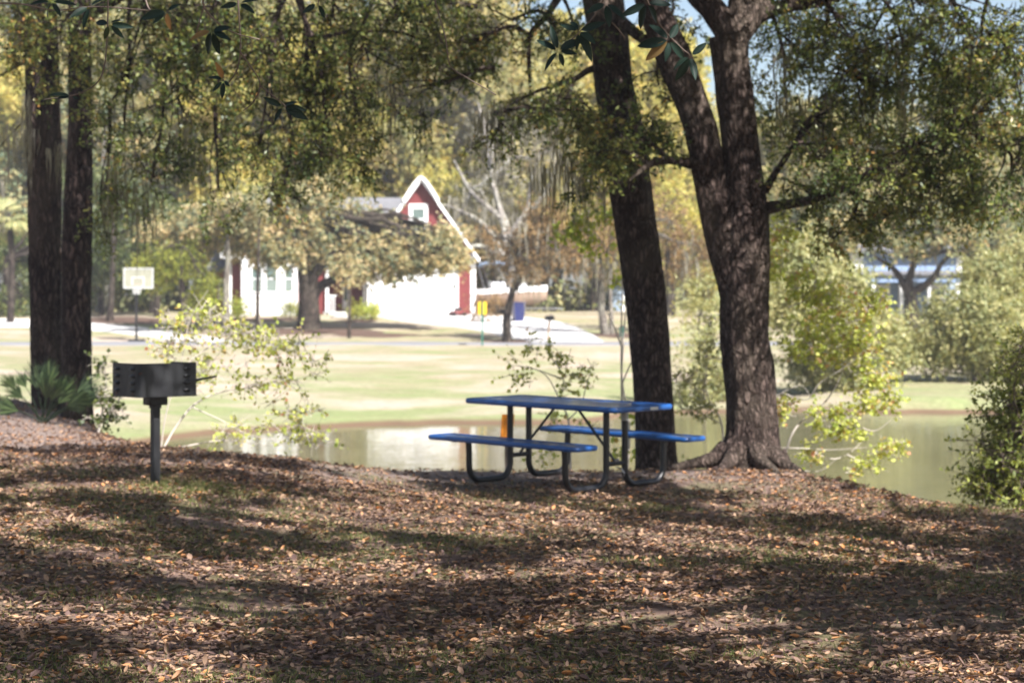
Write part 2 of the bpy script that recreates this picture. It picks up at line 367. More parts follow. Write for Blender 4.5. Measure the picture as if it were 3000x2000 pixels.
strip('side_street', [(-50, 99), gxy(0, 95.5), gxy(270, 92.5), gxy(470, 88), gxy(560, 85.2)], [(-50, 103), gxy(0, 100.5), gxy(280, 97.5), gxy(560, 90.5), gxy(700, 85.3)], M['concrete'], 50, .06, 8)

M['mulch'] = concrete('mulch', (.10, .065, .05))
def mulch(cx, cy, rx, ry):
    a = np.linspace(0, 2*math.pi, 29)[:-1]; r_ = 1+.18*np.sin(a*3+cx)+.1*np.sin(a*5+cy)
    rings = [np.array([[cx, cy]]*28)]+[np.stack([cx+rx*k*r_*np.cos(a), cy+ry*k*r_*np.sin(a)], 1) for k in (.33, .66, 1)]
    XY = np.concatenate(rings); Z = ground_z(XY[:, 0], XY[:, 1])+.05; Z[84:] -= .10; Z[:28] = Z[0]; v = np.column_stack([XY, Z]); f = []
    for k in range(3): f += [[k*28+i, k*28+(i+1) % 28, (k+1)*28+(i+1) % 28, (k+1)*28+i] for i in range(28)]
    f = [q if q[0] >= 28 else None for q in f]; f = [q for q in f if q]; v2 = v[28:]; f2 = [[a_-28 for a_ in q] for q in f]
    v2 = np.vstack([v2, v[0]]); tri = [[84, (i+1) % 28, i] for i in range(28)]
    tag(build('mulch_shade_bed', v2, [f2, tri], M['mulch'], smooth=True), kind='structure')
for px, D, rx, ry in ((905, 92.5, 4.2, 2.6), (1110, 90, 2.6, 1.2), (1487, 86.6, 1.5, 1.2), (1785, 90, 1.7, 2.0), (760, 100.6, 3.0, 1.0), (1050, 99.4, 1.3, 1.0), (330, 100, 3.6, 3), (2670, 92, 2.2, 1.6)): mulch((px-CX)/FP*D, D, rx, ry)  # mulch round the trunks; the house oak's beds also paint in ground shade

# ------------------------------------------------------------------ leaf scatter machinery
def leaf_quads(pos, ax, nrm, ln, wd, tint, fold=.25):
    """pointed four-corner leaves, folded a little along the midrib"""
    ax = unit(ax); side = unit(np.cross(ax, nrm)); up = np.cross(side, ax)
    ln = ln[:, None]; wd = wd[:, None]
    mid = pos+ax*ln*.45
    v = np.stack([pos, mid+side*wd*.5+up*wd*fold*.5, pos+ax*ln, mid-side*wd*.5+up*wd*fold*.5], 1).reshape(-1, 3)
    f = np.arange(len(pos)*4).reshape(-1, 4)
    return v, f, tint
def leaf_curled(pos, ax, nrm, ln, wd, tint, curl):
    ax = unit(ax); side = unit(np.cross(ax, nrm)); up = unit(np.cross(side, ax)); n = len(pos)
    s = np.array([0, .33, .68, 1.0]); hw = np.array([0, .42, .46, 0])
    ln_ = ln[:, None]; wd_ = wd[:, None]; V = []
    cu = curl[:, None]
    for k in range(4): V.append(pos+ax*ln_*s[k]+up*ln_*cu*(s[k]-.5)**2*1.4)
    for sg in (1, -1):
        for k in (1, 2): V.append(pos+ax*ln_*s[k]+side*sg*wd_*hw[k]+up*(ln_*cu*(s[k]-.5)**2*1.4+wd_*np.abs(cu)*.7))
    v = np.stack(V, 1).reshape(-1, 3); b = (np.arange(n)*8)[:, None]
    tri = np.concatenate([b+np.array([[0, 4, 1]]), b+np.array([[5, 3, 2]]), b+np.array([[0, 1, 6]]), b+np.array([[7, 2, 3]])])
    q = np.concatenate([b+np.array([[1, 4, 5, 2]]), b+np.array([[1, 2, 7, 6]])])
    return v, [tri, q], np.concatenate([np.tile(tint, 4), np.tile(tint, 2)])
def rand_dir(n, r=rng):
    v = r.normal(size=(n, 3)); return unit(v)
def thin_tubes(A, B, C, r0, r1):
    """many three-sided twigs through A, B, C at once"""
    n = len(A); t = unit(C-A); ref = np.where(np.abs(t[:, 2:3]) > .9, np.array([[1., 0, 0]]), np.array([[0, 0, 1.]]))
    u_ = unit(np.cross(t, ref)); w_ = np.cross(t, u_); rm = (r0+r1)/2; V = []
    for Pt, rr in ((A, r0), (B, rm), (C, r1)):
        for a in (0, 2.094, 4.189): V.append(Pt+(u_*math.cos(a)+w_*math.sin(a))*np.reshape(rr, (-1, 1)))
    v = np.stack(V, 1).reshape(-1, 3); b = (np.arange(n)*9)[:, None]; q = []
    for k in (0, 3):
        for j in range(3): q.append(b+np.array([[k+j, k+(j+1) % 3, k+3+(j+1) % 3, k+3+j]]))
    return v, np.concatenate(q)

class Tree:
    """collects wood, leaves and moss of one plant, then links them as parts under one Empty"""
    def __init__(s, name, label, cat, base, seed, group=None):
        s.root = tag(empty(name, base), label, cat, group); s.r = np.random.default_rng(seed)
        s.wv = []; s.wf = []; s.nw = 0; s.lv = []; s.lf3 = []; s.lf4 = []; s.nl = 0; s.t3 = []; s.t4 = []; s.mv = []; s.mf = []; s.nm = 0; s.mt = []
    def wood(s, v, f):
        s.wv.append(v); s.wf.append(np.asarray(f)+s.nw); s.nw += len(v)
    def limb(s, pts, r, n=8, m=None, wob=.0):
        m = m or max(4, len(pts)*4); c = spline(np.column_stack([np.asarray(pts, float), np.broadcast_to(r, (len(pts),))]), m)
        p = c[:, :3]
        if wob: p = p+wob*np.stack([vnoise(np.column_stack([p[:, 2]*1.3+k*9.1, p[:, 0]*1.3, p[:, 1]*1.3]), k) for k in range(3)], 1)*np.sin(np.linspace(0, math.pi, m))[:, None]
        v, f = tube(p, np.maximum(c[:, 3], .002), n, cap=False); s.wood(v, f); return p
    def trunk(s, pts, r, n=40, dz=.035, ridge=.09, flare=None, seed=0):
        """tapering, ridged stem; pts are centre points, r radii"""
        L = np.sum(np.linalg.norm(np.diff(np.asarray(pts), axis=0), axis=1)); m = int(max(8, L/dz))
        c = spline(np.column_stack([pts, r]), m); p = c[:, :3]; rr = c[:, 3]
        us, vs = frames(p); a = np.arange(n)/n*2*math.pi
        h = np.concatenate([[0], np.cumsum(np.linalg.norm(np.diff(p, axis=0), axis=1))])
        A, H = np.meshgrid(a, h)
        q = np.stack([np.cos(A)*3.2, np.sin(A)*3.2, H*.9], -1)
        k = 1+ridge*.8*vnoise(q*.8, seed)+ridge*vnoise(q*np.array([2.2, 2.2, 2.0]), seed+1)+ridge*.55*np.abs(vnoise(q*np.array([5, 5, 4.]), seed+2))
        if flare:
            fh, fa = flare; e = np.exp(-H/fh); k = k+fa*e*(.35+.65*np.maximum(0, np.cos(A*5+seed+1.3*np.sin(A))))
        v = p[:, None]+(rr[:, None]*k)[..., None]*(np.cos(A)[..., None]*us[:, None]+np.sin(A)[..., None]*vs[:, None])
        i = np.arange(m*n).reshape(m, n); j = np.roll(i, -1, 1)
        s.wood(v.reshape(-1, 3), np.stack([i[:-1], j[:-1], j[1:], i[1:]], -1).reshape(-1, 4)); return p
    def leaves(s, v, f, t):
        s.lv.append(v); s.lf4.append(f+s.nl); s.t4.append(t); s.nl += len(v)
    def foliage(s, c, rad, nsub, ntwig, nleaf, ln, wd, twig=.35, droop=.35, anchor=None, sub_r=.28, lr=.02, tint=(0, 1), twigs=True, flat=.5, limb_r=None, wob=.15, thick=1, outw=.35):
        """an uneven clump: sub-clumps scattered in an ellipsoid, twigs in each, leaves along the twigs"""
        r = s.r; c = np.asarray(c, float); rad = np.asarray(rad, float)
        q = rand_dir(nsub, r)*(r.random((nsub, 1))**.45); sc = c+q*rad
        if anchor is not None:
            anchor = np.asarray(anchor, float); lr0 = limb_r or lr*2.2
            mid = (anchor+c)/2+np.array([0, 0, np.linalg.norm(c-anchor)*.12])
            lp = s.limb([anchor, mid, c], [lr0, lr0*.7, lr0*.4], 7, 12, wob)
            for k in range(nsub):
                st = lp[r.integers(4, 12)]
                s.limb([st, (st+sc[k])/2+r.normal(0, .06, 3)*np.linalg.norm(sc[k]-st), sc[k]], [lr0*.38, lr0*.25, lr0*.12], 5, 6, wob*.4)
        n = nsub*ntwig; sid = np.repeat(np.arange(nsub), ntwig)
        srad = rad.mean()*sub_r*(.5+r.random(nsub))
        d = rand_dir(n, r); A = sc[sid]+d*(r.random((n, 1))**.5)*srad[sid][:, None]*np.array([1, 1, .75])
        td = unit(d*.8+rand_dir(n, r)*.7+np.array([0, 0, -droop])); tl = twig*(.5+r.random(n))[:, None]
        Bm = A+td*tl*.5; C = A+td*tl+np.array([0, 0, -1])*tl*droop*.35
        if twigs: s.wood(*thin_tubes(A-td*tl*.5, Bm, C, np.full(n, lr*.34*thick), np.full(n, lr*.10*thick)))
        N = n*nleaf; ti = np.repeat(np.arange(n), nleaf); u_ = r.random((N, 1))
        pos = np.where(u_ < .5, A[ti]+(Bm[ti]-A[ti])*u_*2, Bm[ti]+(C[ti]-Bm[ti])*(u_-.5)*2)+r.normal(0, 1, (N, 3))*ln*.25
        ax = unit(td[ti]*.6+rand_dir(N, r)); nr_ = unit(rand_dir(N, r)+np.array([0, 0, flat])+outw*unit((pos-c)/rad))
        base_t = r.random(nsub)[sid][ti]; t_ = np.clip(base_t*.45+r.random(N)*.62-.02, 0, 1); t_ = tint[0]+(tint[1]-tint[0])*t_
        k = .65+.7*r.random(N)
        s.leaves(*leaf_quads(pos, ax, nr_, ln*k, wd*k, t_))
        return sc
    def moss(s, c, rad, n, length=(.4, 1.2), width=.02, strands=7):
        r = s.r; A = np.asarray(c)+rand_dir(n, r)*np.asarray(rad)*r.random((n, 1))**.5
        for _ in range(strands):
            L = r.uniform(*length, n)[:, None]; p = A+r.normal(0, 1, (n, 3))*np.array([.05, .05, .03])*4*width*20
            V = []; sd = unit(r.normal(size=(n, 3))*np.array([1, 1, 0])); m = 5
            for k in range(m):
                z = k/(m-1); w_ = width*(1-z*.85)*(0.5+r.random((n, 1))); x = p+r.normal(0, 1, (n, 3))*np.array([1, 1, 0])*width*1.2-np.array([0, 0, 1])*L*z
                V += [x-sd*w_, x+sd*w_]
            v = np.stack(V, 1).reshape(-1, 3); b = (np.arange(n)*2*m)[:, None]
            f = np.concatenate([b+np.array([[2*k, 2*k+1, 2*k+3, 2*k+2]]) for k in range(m-1)])
            s.mv.append(v); s.mf.append(f+s.nm); s.nm += len(v); s.mt.append(np.tile(r.random(n), m-1))
    def finish(s, wood_mat, leaf_mat, wood_name='trunk', leaf_name='crown', smooth=True):
        if s.wv:
            fs = {}
            for f in s.wf: fs.setdefault(f.shape[1], []).append(f)
            build(wood_name, np.concatenate(s.wv), [np.concatenate(x) for x in fs.values()], wood_mat, s.root, smooth=smooth)
        if s.lv: build(leaf_name, np.concatenate(s.lv), [np.concatenate(s.lf4)], leaf_mat, s.root, tint=np.concatenate(s.t4))
        if s.mv: build('moss', np.concatenate(s.mv), [np.concatenate(s.mf)], M['moss'], s.root, tint=np.concatenate(s.mt))
        return s.root
def pxw(w, D): return w/FP*D/2

# ------------------------------------------------------------------ the double-stemmed oak by the table
D = 19.3; b = GP(2195, D)
T = Tree('live_oak', 'large live oak forking into two thick stems, at the crest right of the picnic table', 'tree', b, 11)
main = [(2196, 1392, 225), (2198, 1345, 185), (2203, 1290, 160), (2203, 1231, 148), (2196, 1117, 144), (2182, 1000, 138), (2181, 887, 136), (2184, 765, 136), (2188, 638, 128), (2184, 580, 122), (2168, 415, 106), (2156, 312, 108), (2140, 179, 106), (2136, 110, 116)]
T.trunk([P(x, y, D) for x, y, w in main], [pxw(w, D) for x, y, w in main], 72, .022, .075, (.16, .30), 3)
lft = [(2168, 930, 80), (2152, 830, 100), (2136, 765, 104), (2116, 696, 104), (2092, 580, 100), (2058, 402, 97), (2028, 312, 90), (1978, 179, 97), (1940, 90, 90), (1903, 0, 80), (1840, -160, 66), (1790, -420, 44)]
T.trunk([P(x, y, D-.02+.10*i/10) for i, (x, y, w) in enumerate(lft)], [pxw(w, D) for x, y, w in lft], 56, .025, .07, None, 5)
for pts in ([(2150, 110, 84), (2090, 30, 74), (2020, -60, 66), (1930, -300, 40)], [(2150, 110, 90), (2200, 40, 80), (2250, -60, 70), (2330, -300, 46)], [(2150, 100, 70), (2165, 0, 60), (2150, -200, 40)],
            [(2190, 60, 50), (2290, 20, 40), (2420, 0, 34), (2560, -60, 28), (2700, -160, 20)]):
    T.trunk([P(x, y, D+.02*i*i) for i, (x, y, w) in enumerate(pts)], [pxw(w, D) for x, y, w in pts], 30, .04, .07, None, 9)
T.limb([P(2235, 612, D), P(2300, 602, D-.1), P(2380, 590, D-.3), P(2500, 548, D-.6), P(2640, 470, D-.9), P(2760, 450, D-1.2)], [.075, .055, .045, .034, .02, .008], 12, 60, .05)
T.limb([P(2240, 560, D), P(2275, 500, D-.1), P(2330, 420, D-.3), P(2400, 330, D-.4), P(2460, 200, D-.5)], [.05, .035, .028, .02, .008], 10, 40, .05)
T.limb([P(2090, 500, D), P(2020, 478, D-.2), P(1960, 468, D-.3), P(1905, 480, D-.4), P(1840, 530, D-.6)], [.075, .055, .045, .035, .012], 12, 30, .03)
T.limb([P(2480, 556, D-.5), P(2530, 590, D-.7), P(2620, 610, D-.9)], [.018, .012, .004], 6, 14, .03)
for k, (a, L_) in enumerate([(-2.7, .9), (-2.1, .7), (-1.4, .8), (-.8, 1.0), (-.25, .8)]):
    q = [b[:2]+np.array([math.cos(a), math.sin(a)])*r_ for r_ in (.28, .42, .42+L_*.35, .42+L_)]; q = [np.array([x_, y_, gz(x_, y_)+h_]) for (x_, y_), h_ in zip(q, (.22, .09, .02, -.04))]
    T.limb(q, [.11, .08, .05, .03], 10, 24, .05)
L4 = dict(ln=.054, wd=.024, twig=.26, droop=.45)
fol = [  # px, py, D, radii (m), sub-clumps, anchor px
    (1880, 400, 19.0, (.55, .4, .30), 9, 16, (1960, 468)), (1760, 440, 18.9, (.45, .4, .26), 7, 13, (1905, 480)), (1700, 350, 19.2, (.45, .4, .30), 6, 11, (1905, 480)), (1660, 560, 19.0, (.2, .3, .22), 2, 7, None),
    (2420, 330, 18.8, (.6, .6, .45), 12, 15, (2330, 420)), (2560, 240, 18.6, (.7, .7, .55), 15, 15, (2460, 200)), (2700, 420, 18.2, (.65, .6, .38), 13, 15, (2640, 470)),
    (2860, 330, 18.0, (.7, .7, .5), 14, 15, (2760, 450)), (2850, 120, 18.0, (.9, .7, .5), 14, 14, (2700, -100)), (2480, 60, 18.7, (.7, .7, .45), 10, 14, (2420, 0)),
    (2600, 520, 18.3, (.5, .5, .26), 9, 13, (2500, 548)), (2960, 520, 17.9, (.35, .5, .32), 6, 12, (2860, 400)), (2400, 470, 18.7, (.3, .4, .24), 5, 10, (2330, 420)), (2330, 250, 19.5, (.4, .4, .5), 5, 10, (2250, 0)),
    (2700, 20, 18.8, (.9, .8, .5), 12, 12, (2560, -60)), (2980, 180, 17.5, (.5, .6, .5), 8, 12, (2900, 100)), (2330, 60, 20.3, (.5, .5, .4), 6, 10, (2250, -60)),
    (2750, 250, 19.8, (.9, .5, .5), 10, 12, (2700, 100)), (2950, 640, 17.0, (.15, .3, .2), 2, 8, None), (2300, 130, 21.3, (.7, .5, .6), 10, 11, (2250, -60)), (2420, 150, 20.8, (.7, .5, .5), 10, 11, (2420, 0)), (2600, 380, 20.5, (.9, .5, .45), 10, 10, (2640, 470)), (2280, 400, 20.6, (.3, .4, .4), 6, 10, (2330, 420)), (2360, 560, 19.4, (.45, .4, .25), 8, 11, (2380, 590)), (2500, 640, 19.0, (.5, .4, .22), 8, 11, (2500, 560)), (2700, 590, 18.6, (.55, .4, .25), 10, 12, (2640, 520)), (2850, 560, 18.4, (.5, .4, .25), 8, 12, (2800, 480)), (2650, 150, 20.2, (1.0, .5, .6), 16, 12, (2560, -60)), (2900, 250, 20.2, (.9, .5, .6), 14, 12, (2900, -60))]
for px, py, d, rad, ns, nt, an in fol:
    T.foliage(P(px, py, d), np.array(rad)*(1.18 if px > 2200 else 1), ns, int(nt*(.84 if px > 2200 else 1.1)), 14, anchor=None if an is None else P(an[0], an[1], d), lr=.013, **L4)
top = P(2150, -500, 19.3)
for (x, y, z, rx, rz, n) in [(1.2, 17.5, 6.6, 1.8, .9, 22), (3.6, 18.2, 7.4, 2.0, 1.1, 26), (5.6, 16.6, 6.6, 1.9, .9, 22), (2.3, 20.5, 8.2, 2.2, 1.2, 22), (0.0, 19.0, 7.6, 1.8, 1.0, 18), (6.2, 19.0, 7.4, 2, 1.1, 20), (3.4, 15.4, 7.2, 1.8, .9, 20)]:
    T.foliage((x, y, z), (rx, rx, rz), n, 12, 10, .12, .06, .5, .2, anchor=top+(0, 0, .3), lr=.035)
for c, n in ((P(2350, 300, 19.3), 9), (P(2640, 250, 18.7), 7), (P(2600, 130, 18.9), 9), (P(2450, 300, 19), 5), (P(2300, 170, 19.4), 5), (P(1700, 520, 19.0), 6)): T.moss(c, (.35, .3, .15), n, (.2, .7), .008, 6)
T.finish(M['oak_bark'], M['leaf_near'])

# the single-stemmed oak behind the table
D = 20.6; b = GP(1925, D)
T = Tree('live_oak', 'single straight dark oak trunk directly behind the right end of the picnic table', 'tree', b, 12)
ms = [(1925, 1440, 150), (1925, 1380, 128), (1920, 1300, 116), (1913, 1148, 113), (1894, 893, 115), (1878, 765, 120), (1859, 638, 121), (1840, 510, 121), (1826, 383, 115), (1801, 255, 110), (1786, 128, 112), (1765, 0, 118), (1745, -150, 100), (1730, -500, 70)]
T.trunk([P(x, y, D) for x, y, w in ms], [pxw(w, D) for x, y, w in ms], 56, .025, .06, (.2, .15), 14)
T.limb([P(1770, 20, D), P(1820, 70, D-.2), P(1880, 125, D-.4), P(1960, 150, D-.5)], [.09, .07, .055, .03], 12, 24, .04)
T.limb([P(1790, 190, D), P(1728, 205, D-.1), P(1680, 232, D-.3), P(1567, 268, D-.5), P(1450, 330, D-.7)], [.05, .04, .03, .018, .006], 9, 40, .05)
T.limb([P(1700, -120, D), P(1645, -20, D-.4), P(1603, 45, D-.5), P(1549, 107, D-.6), P(1545, 187, D-.7), P(1556, 300, D-.7)], [.06, .05, .035, .028, .022, .006], 9, 50, .04)
T.limb([P(1603, 45, D-.5), P(1625, 90, D-.6), P(1610, 170, D-.7)], [.02, .014, .005], 6, 14, .02)
for px, py, d, rad, ns, nt, an in [(1380, 120, 20, (.9, .6, .5), 11, 12, (1545, 100)), (1250, 250, 20, (.6, .5, .5), 8, 12, (1450, 200)), (1560, 330, 19.9, (.5, .5, .3), 6, 11, (1450, 330)),
        (1500, 60, 20, (.6, .6, .4), 7, 11, (1603, 45)), (1680, 80, 20.2, (.4, .5, .35), 5, 10, (1645, -20)), (1960, 60, 20, (.4, .5, .4), 6, 11, (1880, 125)), (1640, 300, 20, (.4, .5, .3), 6, 11, (1680, 232)),
        (1130, 60, 20.2, (.8, .6, .4), 8, 12, (1400, 20)), (1440, 420, 19.8, (.4, .4, .26), 4, 9, (1450, 330)), (1930, 250, 20.3, (.4, .4, .35), 5, 10, (1880, 125))]:
    T.foliage(P(px, py, d), rad, ns, nt, 12, anchor=P(an[0], an[1], d), lr=.013, **L4)
for (x, y, z, rx, rz, n) in [(-1.0, 21, 8.2, 2.2, 1.2, 22), (1.5, 23, 9, 2.4, 1.3, 22), (-3, 20, 7.4, 1.8, 1.0, 16)]:
    T.foliage((x, y, z), (rx, rx, rz), n, 12, 10, .12, .06, .5, .2, anchor=P(1730, -480, D), lr=.035)
for c, n in ((P(1450, 330, 20), 8), (P(1620, 330, 20), 6), (P(1590, 480, 20.1), 8), (P(1680, 470, 20), 8)): T.moss(c, (.25, .25, .2), n, (.3, .9), .008, 6)
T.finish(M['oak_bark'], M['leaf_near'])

# the two trunks at the left
D = 25.0; b = GP(145, D)
T = Tree('pine_tree', 'tall dark rough-barked trunk at the far left, left one of the touching pair', 'tree', b, 13)
ms = [(148, 1260, 130), (143, 1200, 110), (136, 1020, 94), (131, 765, 96), (131, 510, 106), (124, 255, 106), (118, 0, 100), (112, -200, 96), (100, -700, 80)]
T.trunk([P(x, y, D) for x, y, w in ms], [pxw(w, D)*.9 for x, y, w in ms], 56, .03, .10, (.2, .15), 21)
T.limb([P(115, 150, D), P(60, 190, D-.3), P(-60, 260, D-.6)], [.035, .022, .008], 7, 20, .04)
T.limb([P(130, 330, D), P(70, 360, D-.2), P(0, 430, D-.4)], [.02, .014, .005], 7, 20, .04)
for (x, y, z, rx, rz, n) in [(-8, 25, 9.5, 2.2, 1.2, 22), (-5.5, 24.5, 10.5, 2.2, 1.2, 20), (-10.5, 24, 8.6, 2.2, 1.1, 16)]:
    T.foliage((x, y, z), (rx, rx, rz), n, 12, 10, .12, .06, .5, .2, anchor=P(105, -600, D), lr=.035)
T.foliage(P(150, 210, 22), (.5, .4, .45), 9, 10, 12, anchor=P(60, 100, 22), lr=.012, **L4)
T.moss(P(70, 330, 24.6), (.3, .3, .4), 10, (.4, 1.0), .009, 6); T.moss(P(160, 440, 24.6), (.2, .2, .1), 5, (.2, .5), .008, 6)
T.finish(M['pine_bark'], M['leaf_near'])

D = 24.1; b = GP(222, D)
T = Tree('oak_tree', 'tall brown trunk at the left, right one of the touching pair, with hanging oak foliage', 'tree', b, 15)
ms = [(222, 1275, 130), (221, 1215, 108), (220, 1020, 98), (219, 765, 100), (222, 638, 98), (230, 383, 82), (229, 200, 76), (228, 0, 74), (226, -300, 70), (215, -800, 60)]
T.trunk([P(x+5, y, D) for x, y, w in ms], [pxw(w, D)*.86 for x, y, w in ms], 52, .03, .05, (.2, .12), 25)
limbs = [([(230, 60), (420, -40), (650, -60), (850, -30), (1100, -20)], .085), ([(230, -120), (500, -200), (900, -240)], .07)]
for pts, r0 in limbs: T.limb([P(x, y, D-.9*i) for i, (x, y) in enumerate(pts)], np.linspace(r0, .02, len(pts)), 10, 50, .08)
T.limb([P(850, -60, 20.5), P(910, 100, 20.3), P(940, 112, 20.2), P(1040, 90, 20.1), P(1170, 92, 20), P(1260, 130, 19.8)], [.03, .026, .024, .02, .016, .005], 8, 50, .03)
for px, py, d, rad, ns, nt, an in [
        (420, 120, 22, (.8, .7, .6), 24, 15, (420, -40)), (600, 100, 21, (.85, .7, .8), 30, 15, (650, -60)), (520, 330, 21.4, (.7, .6, .7), 20, 14, (560, -40)), (760, 150, 20.6, (.7, .7, .7), 26, 15, (850, -30)),
        (900, 280, 20.5, (.45, .5, .75), 20, 15, (880, -20)), (760, 420, 20.6, (.4, .5, .5), 9, 14, (820, 0)), (940, 500, 20.3, (.5, .5, .42), 10, 14, (910, 100)), (1040, 380, 20.2, (.4, .4, .5), 7, 13, (1040, 90)),
        (360, 420, 22, (.4, .5, .7), 8, 12, (380, 0)), (300, 620, 22.6, (.25, .5, .4), 5, 10, (320, 300)), (1080, 180, 20, (.6, .5, .5), 9, 13, (1100, -20)), (640, 560, 21, (.4, .4, .5), 5, 10, (640, 200)),
        (1180, 60, 19.8, (.6, .6, .4), 12, 13, (1150, -20)), (1300, 130, 20.6, (.7, .6, .5), 11, 12, (1150, -20)), (980, 60, 20.6, (.7, .6, .4), 12, 12, (1000, -20)), (450, 520, 21.6, (.5, .5, .5), 8, 11, (500, 200)), (180, 90, 21.5, (.6, .5, .4), 12, 12, (230, -60)), (60, 60, 21.5, (.5, .5, .5), 13, 12, (150, -100)), (830, 560, 20.5, (.3, .4, .3), 4, 12, (840, 300))]:
    T.foliage(P(px, py, d), np.array(rad)*1.08, ns, int(nt*.8), 13, anchor=P(an[0], an[1], d), lr=.013, **L4)
for (x, y, z, rx, rz, n) in [(-5, 22, 9.4, 2.4, 1.2, 24), (-2.5, 19.5, 8.6, 2.2, 1.1, 22), (-7, 20, 8.4, 2.2, 1.1, 20)]:
    T.foliage((x, y, z), (rx, rx, rz), n, 12, 10, .12, .06, .5, .2, anchor=P(217, -760, D), lr=.035)
for c, n in ((P(330, 480, 22.4), 12), (P(420, 560, 22.4), 10), (P(560, 380, 22), 8), (P(1180, 260, 20.5), 8)): T.moss(c, (.3, .3, .4), n, (.3, .9), .008, 6)
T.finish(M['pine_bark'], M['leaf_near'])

# a spreading oak whose trunk stands right of the viewer: its limbs shade the lawn and dangle the close twigs
b = np.array([7.2, 6.8, gz(7.2, 6.8)])
T = Tree('spreading_oak', 'spreading oak beside the viewer, seen as glossy dark leaves dangling into the top of view', 'tree', b, 17)
T.trunk([b-(0, 0, .1), b+(0.02, .02, 1), b+(.1, 0, 2.4), b+(-.1, .1, 3.8), b+(-.2, .1, 6.4)], [.50, .42, .38, .33, .2], 44, .06, .07, (.3, .3), 31)
hub = b+(-.1, .1, 3.9)
canopy = [(x+T.r.uniform(-.6, .6), y+T.r.uniform(-.6, .6), 4.9+.16*max(0, y-9)+T.r.uniform(0, .8), T.r.uniform(1.1, 1.5)) for x in (-1.2, .9, 3.0, 5.1, 7.2, 9.3) for y in (2.2, 4.2, 6.2, 8.2, 10.2, 12.2, 14.2) if T.r.random() < .86]
for i, (x, y, z, rr) in enumerate(canopy):
    T.foliage((x, y, z), (rr, rr, .5), 8, 34, 17, .085, .05, .18, .15, anchor=hub+(0, 0, .12*i % 2), lr=.03, sub_r=.36)
# close twigs with modelled leaves
CL = {'v': [], 'f3': [], 'f4': [], 't3': [], 't4': [], 'n': 0}
def close_leaf(p, ax, nrm, L, Wd, tint, curl=.15):
    ax = unit(np.asarray(ax, float)); side = unit(np.cross(ax, nrm)); up = np.cross(side, ax); k = 9
    s_ = np.linspace(0, 1, k); hw = Wd*.5*np.sin(math.pi*np.clip(s_, 0, 1)**.85)**.75*(1-.12*s_); hw[0] = Wd*.03; hw[-1] = Wd*.02
    bend = -curl*L*(s_**2); V = []
    for q in (-1, -.5, 0, .5, 1):
        V.append(p+ax*L*s_[:, None]+side*(hw*q)[:, None]+up*(bend+abs(q)*hw*.35)[:, None])
    V = np.concatenate(V); f = []
    for a in range(4):
        for j in range(k-1): f.append([a*k+j, a*k+j+1, (a+1)*k+j+1, (a+1)*k+j])
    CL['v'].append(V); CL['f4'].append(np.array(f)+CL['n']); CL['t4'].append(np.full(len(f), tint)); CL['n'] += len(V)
rc = np.random.default_rng(5)
def close_twig(pts, d, r0=.0035):
    p = [P(x, y, d+.05*i) for i, (x, y) in enumerate(pts)]; T.limb(p, np.linspace(r0, .0012, len(p)), 6, len(p)*7, .012); return p
def rosette(px, py, d, dirs, scale=1.0):
    c = P(px, py, d)
    for (dx, dy, L, t) in dirs:
        ax = np.array([dx, rc.uniform(-.5, .5)*100, -dy])/100.
        nr_ = np.array([rc.uniform(-.5, .5), -1, rc.uniform(-.2, 1.0)]); nr_ = unit(nr_)
        Lm = .8*L/FP*d*scale; close_leaf(c+unit(ax)*.008, ax, nr_, Lm, Lm*rc.uniform(.30, .40), t, rc.uniform(.05, .25))
d0 = 5.6
close_twig([(1800, -260), (1780, -60), (1752, 30), (1696, 95), (1640, 148)], d0); close_twig([(1752, 30), (1800, 80), (1830, 110)], d0, .002)
close_twig([(1860, -260), (1880, -60), (1905, 20), (1945, 85), (2000, 140), (2022, 162), (2020, 215)], d0+.1)
rosette(1635, 150, d0, [(-75, -45, 88, .1), (-25, -80, 90, .2), (70, -40, 100, .05), (75, 5, 72, .3), (-50, 60, 78, .15), (20, 45, 60, .3)])
rosette(1696, 92, d0, [(-70, -30, 70, .2), (60, -20, 92, .1), (35, 70, 110, .35), (-10, 75, 60, .1), (50, 40, 80, .55), (-30, -50, 60, .3)])
rosette(1960, 118, d0+.1, [(-95, 15, 110, .1), (-60, 50, 105, .9), (-10, 75, 70, .2), (40, -70, 80, .2), (-60, -60, 90, .15), (60, 60, 100, .3)])
rosette(2022, 165, d0+.1, [(-50, 30, 70, .5), (15, 75, 90, .2), (-45, 80, 100, .4), (50, -40, 70, .1)])
rosette(1895, 10, d0, [(-60, 30, 100, .1), (40, 50, 90, .2), (-20, 60, 100, .3), (80, 0, 90, .1)])
rosette(1775, 10, d0, [(-70, 40, 90, .2), (60, 50, 90, .1), (10, 60, 80, .3)])
close_twig([(700, -240), (695, -60), (700, 60), (702, 150), (690, 210), (668, 244)], d0+.1); close_twig([(702, 150), (735, 200), (760, 250), (740, 300), (712, 325)], d0+.1, .003)
close_twig([(760, 250), (800, 285), (830, 310), (850, 330)], d0+.15, .0025)
close_twig([(590, -260), (600, -40), (598, 20), (640, 72), (690, 100), (760, 116)], d0, .0045); close_twig([(598, 20), (585, 70), (570, 115)], d0, .002)
close_twig([(330, -240), (318, -40), (316, 60), (308, 180), (285, 240), (225, 275), (130, 292)], d0+.2, .0028); close_twig([(-60, 10), (60, 10), (160, 28), (250, 20), (330, 22), (440, 32)], d0+.1, .003)
close_twig([(440, 32), (430, 10), (415, -60), (400, -250)], d0+.1, .0035)
rosette(655, 235, d0+.1, [(-60, -20, 60, .2), (-5, 60, 60, .1), (30, 30, 40, .3), (-20, -60, 66, .94), (-50, 50, 50, .4)])
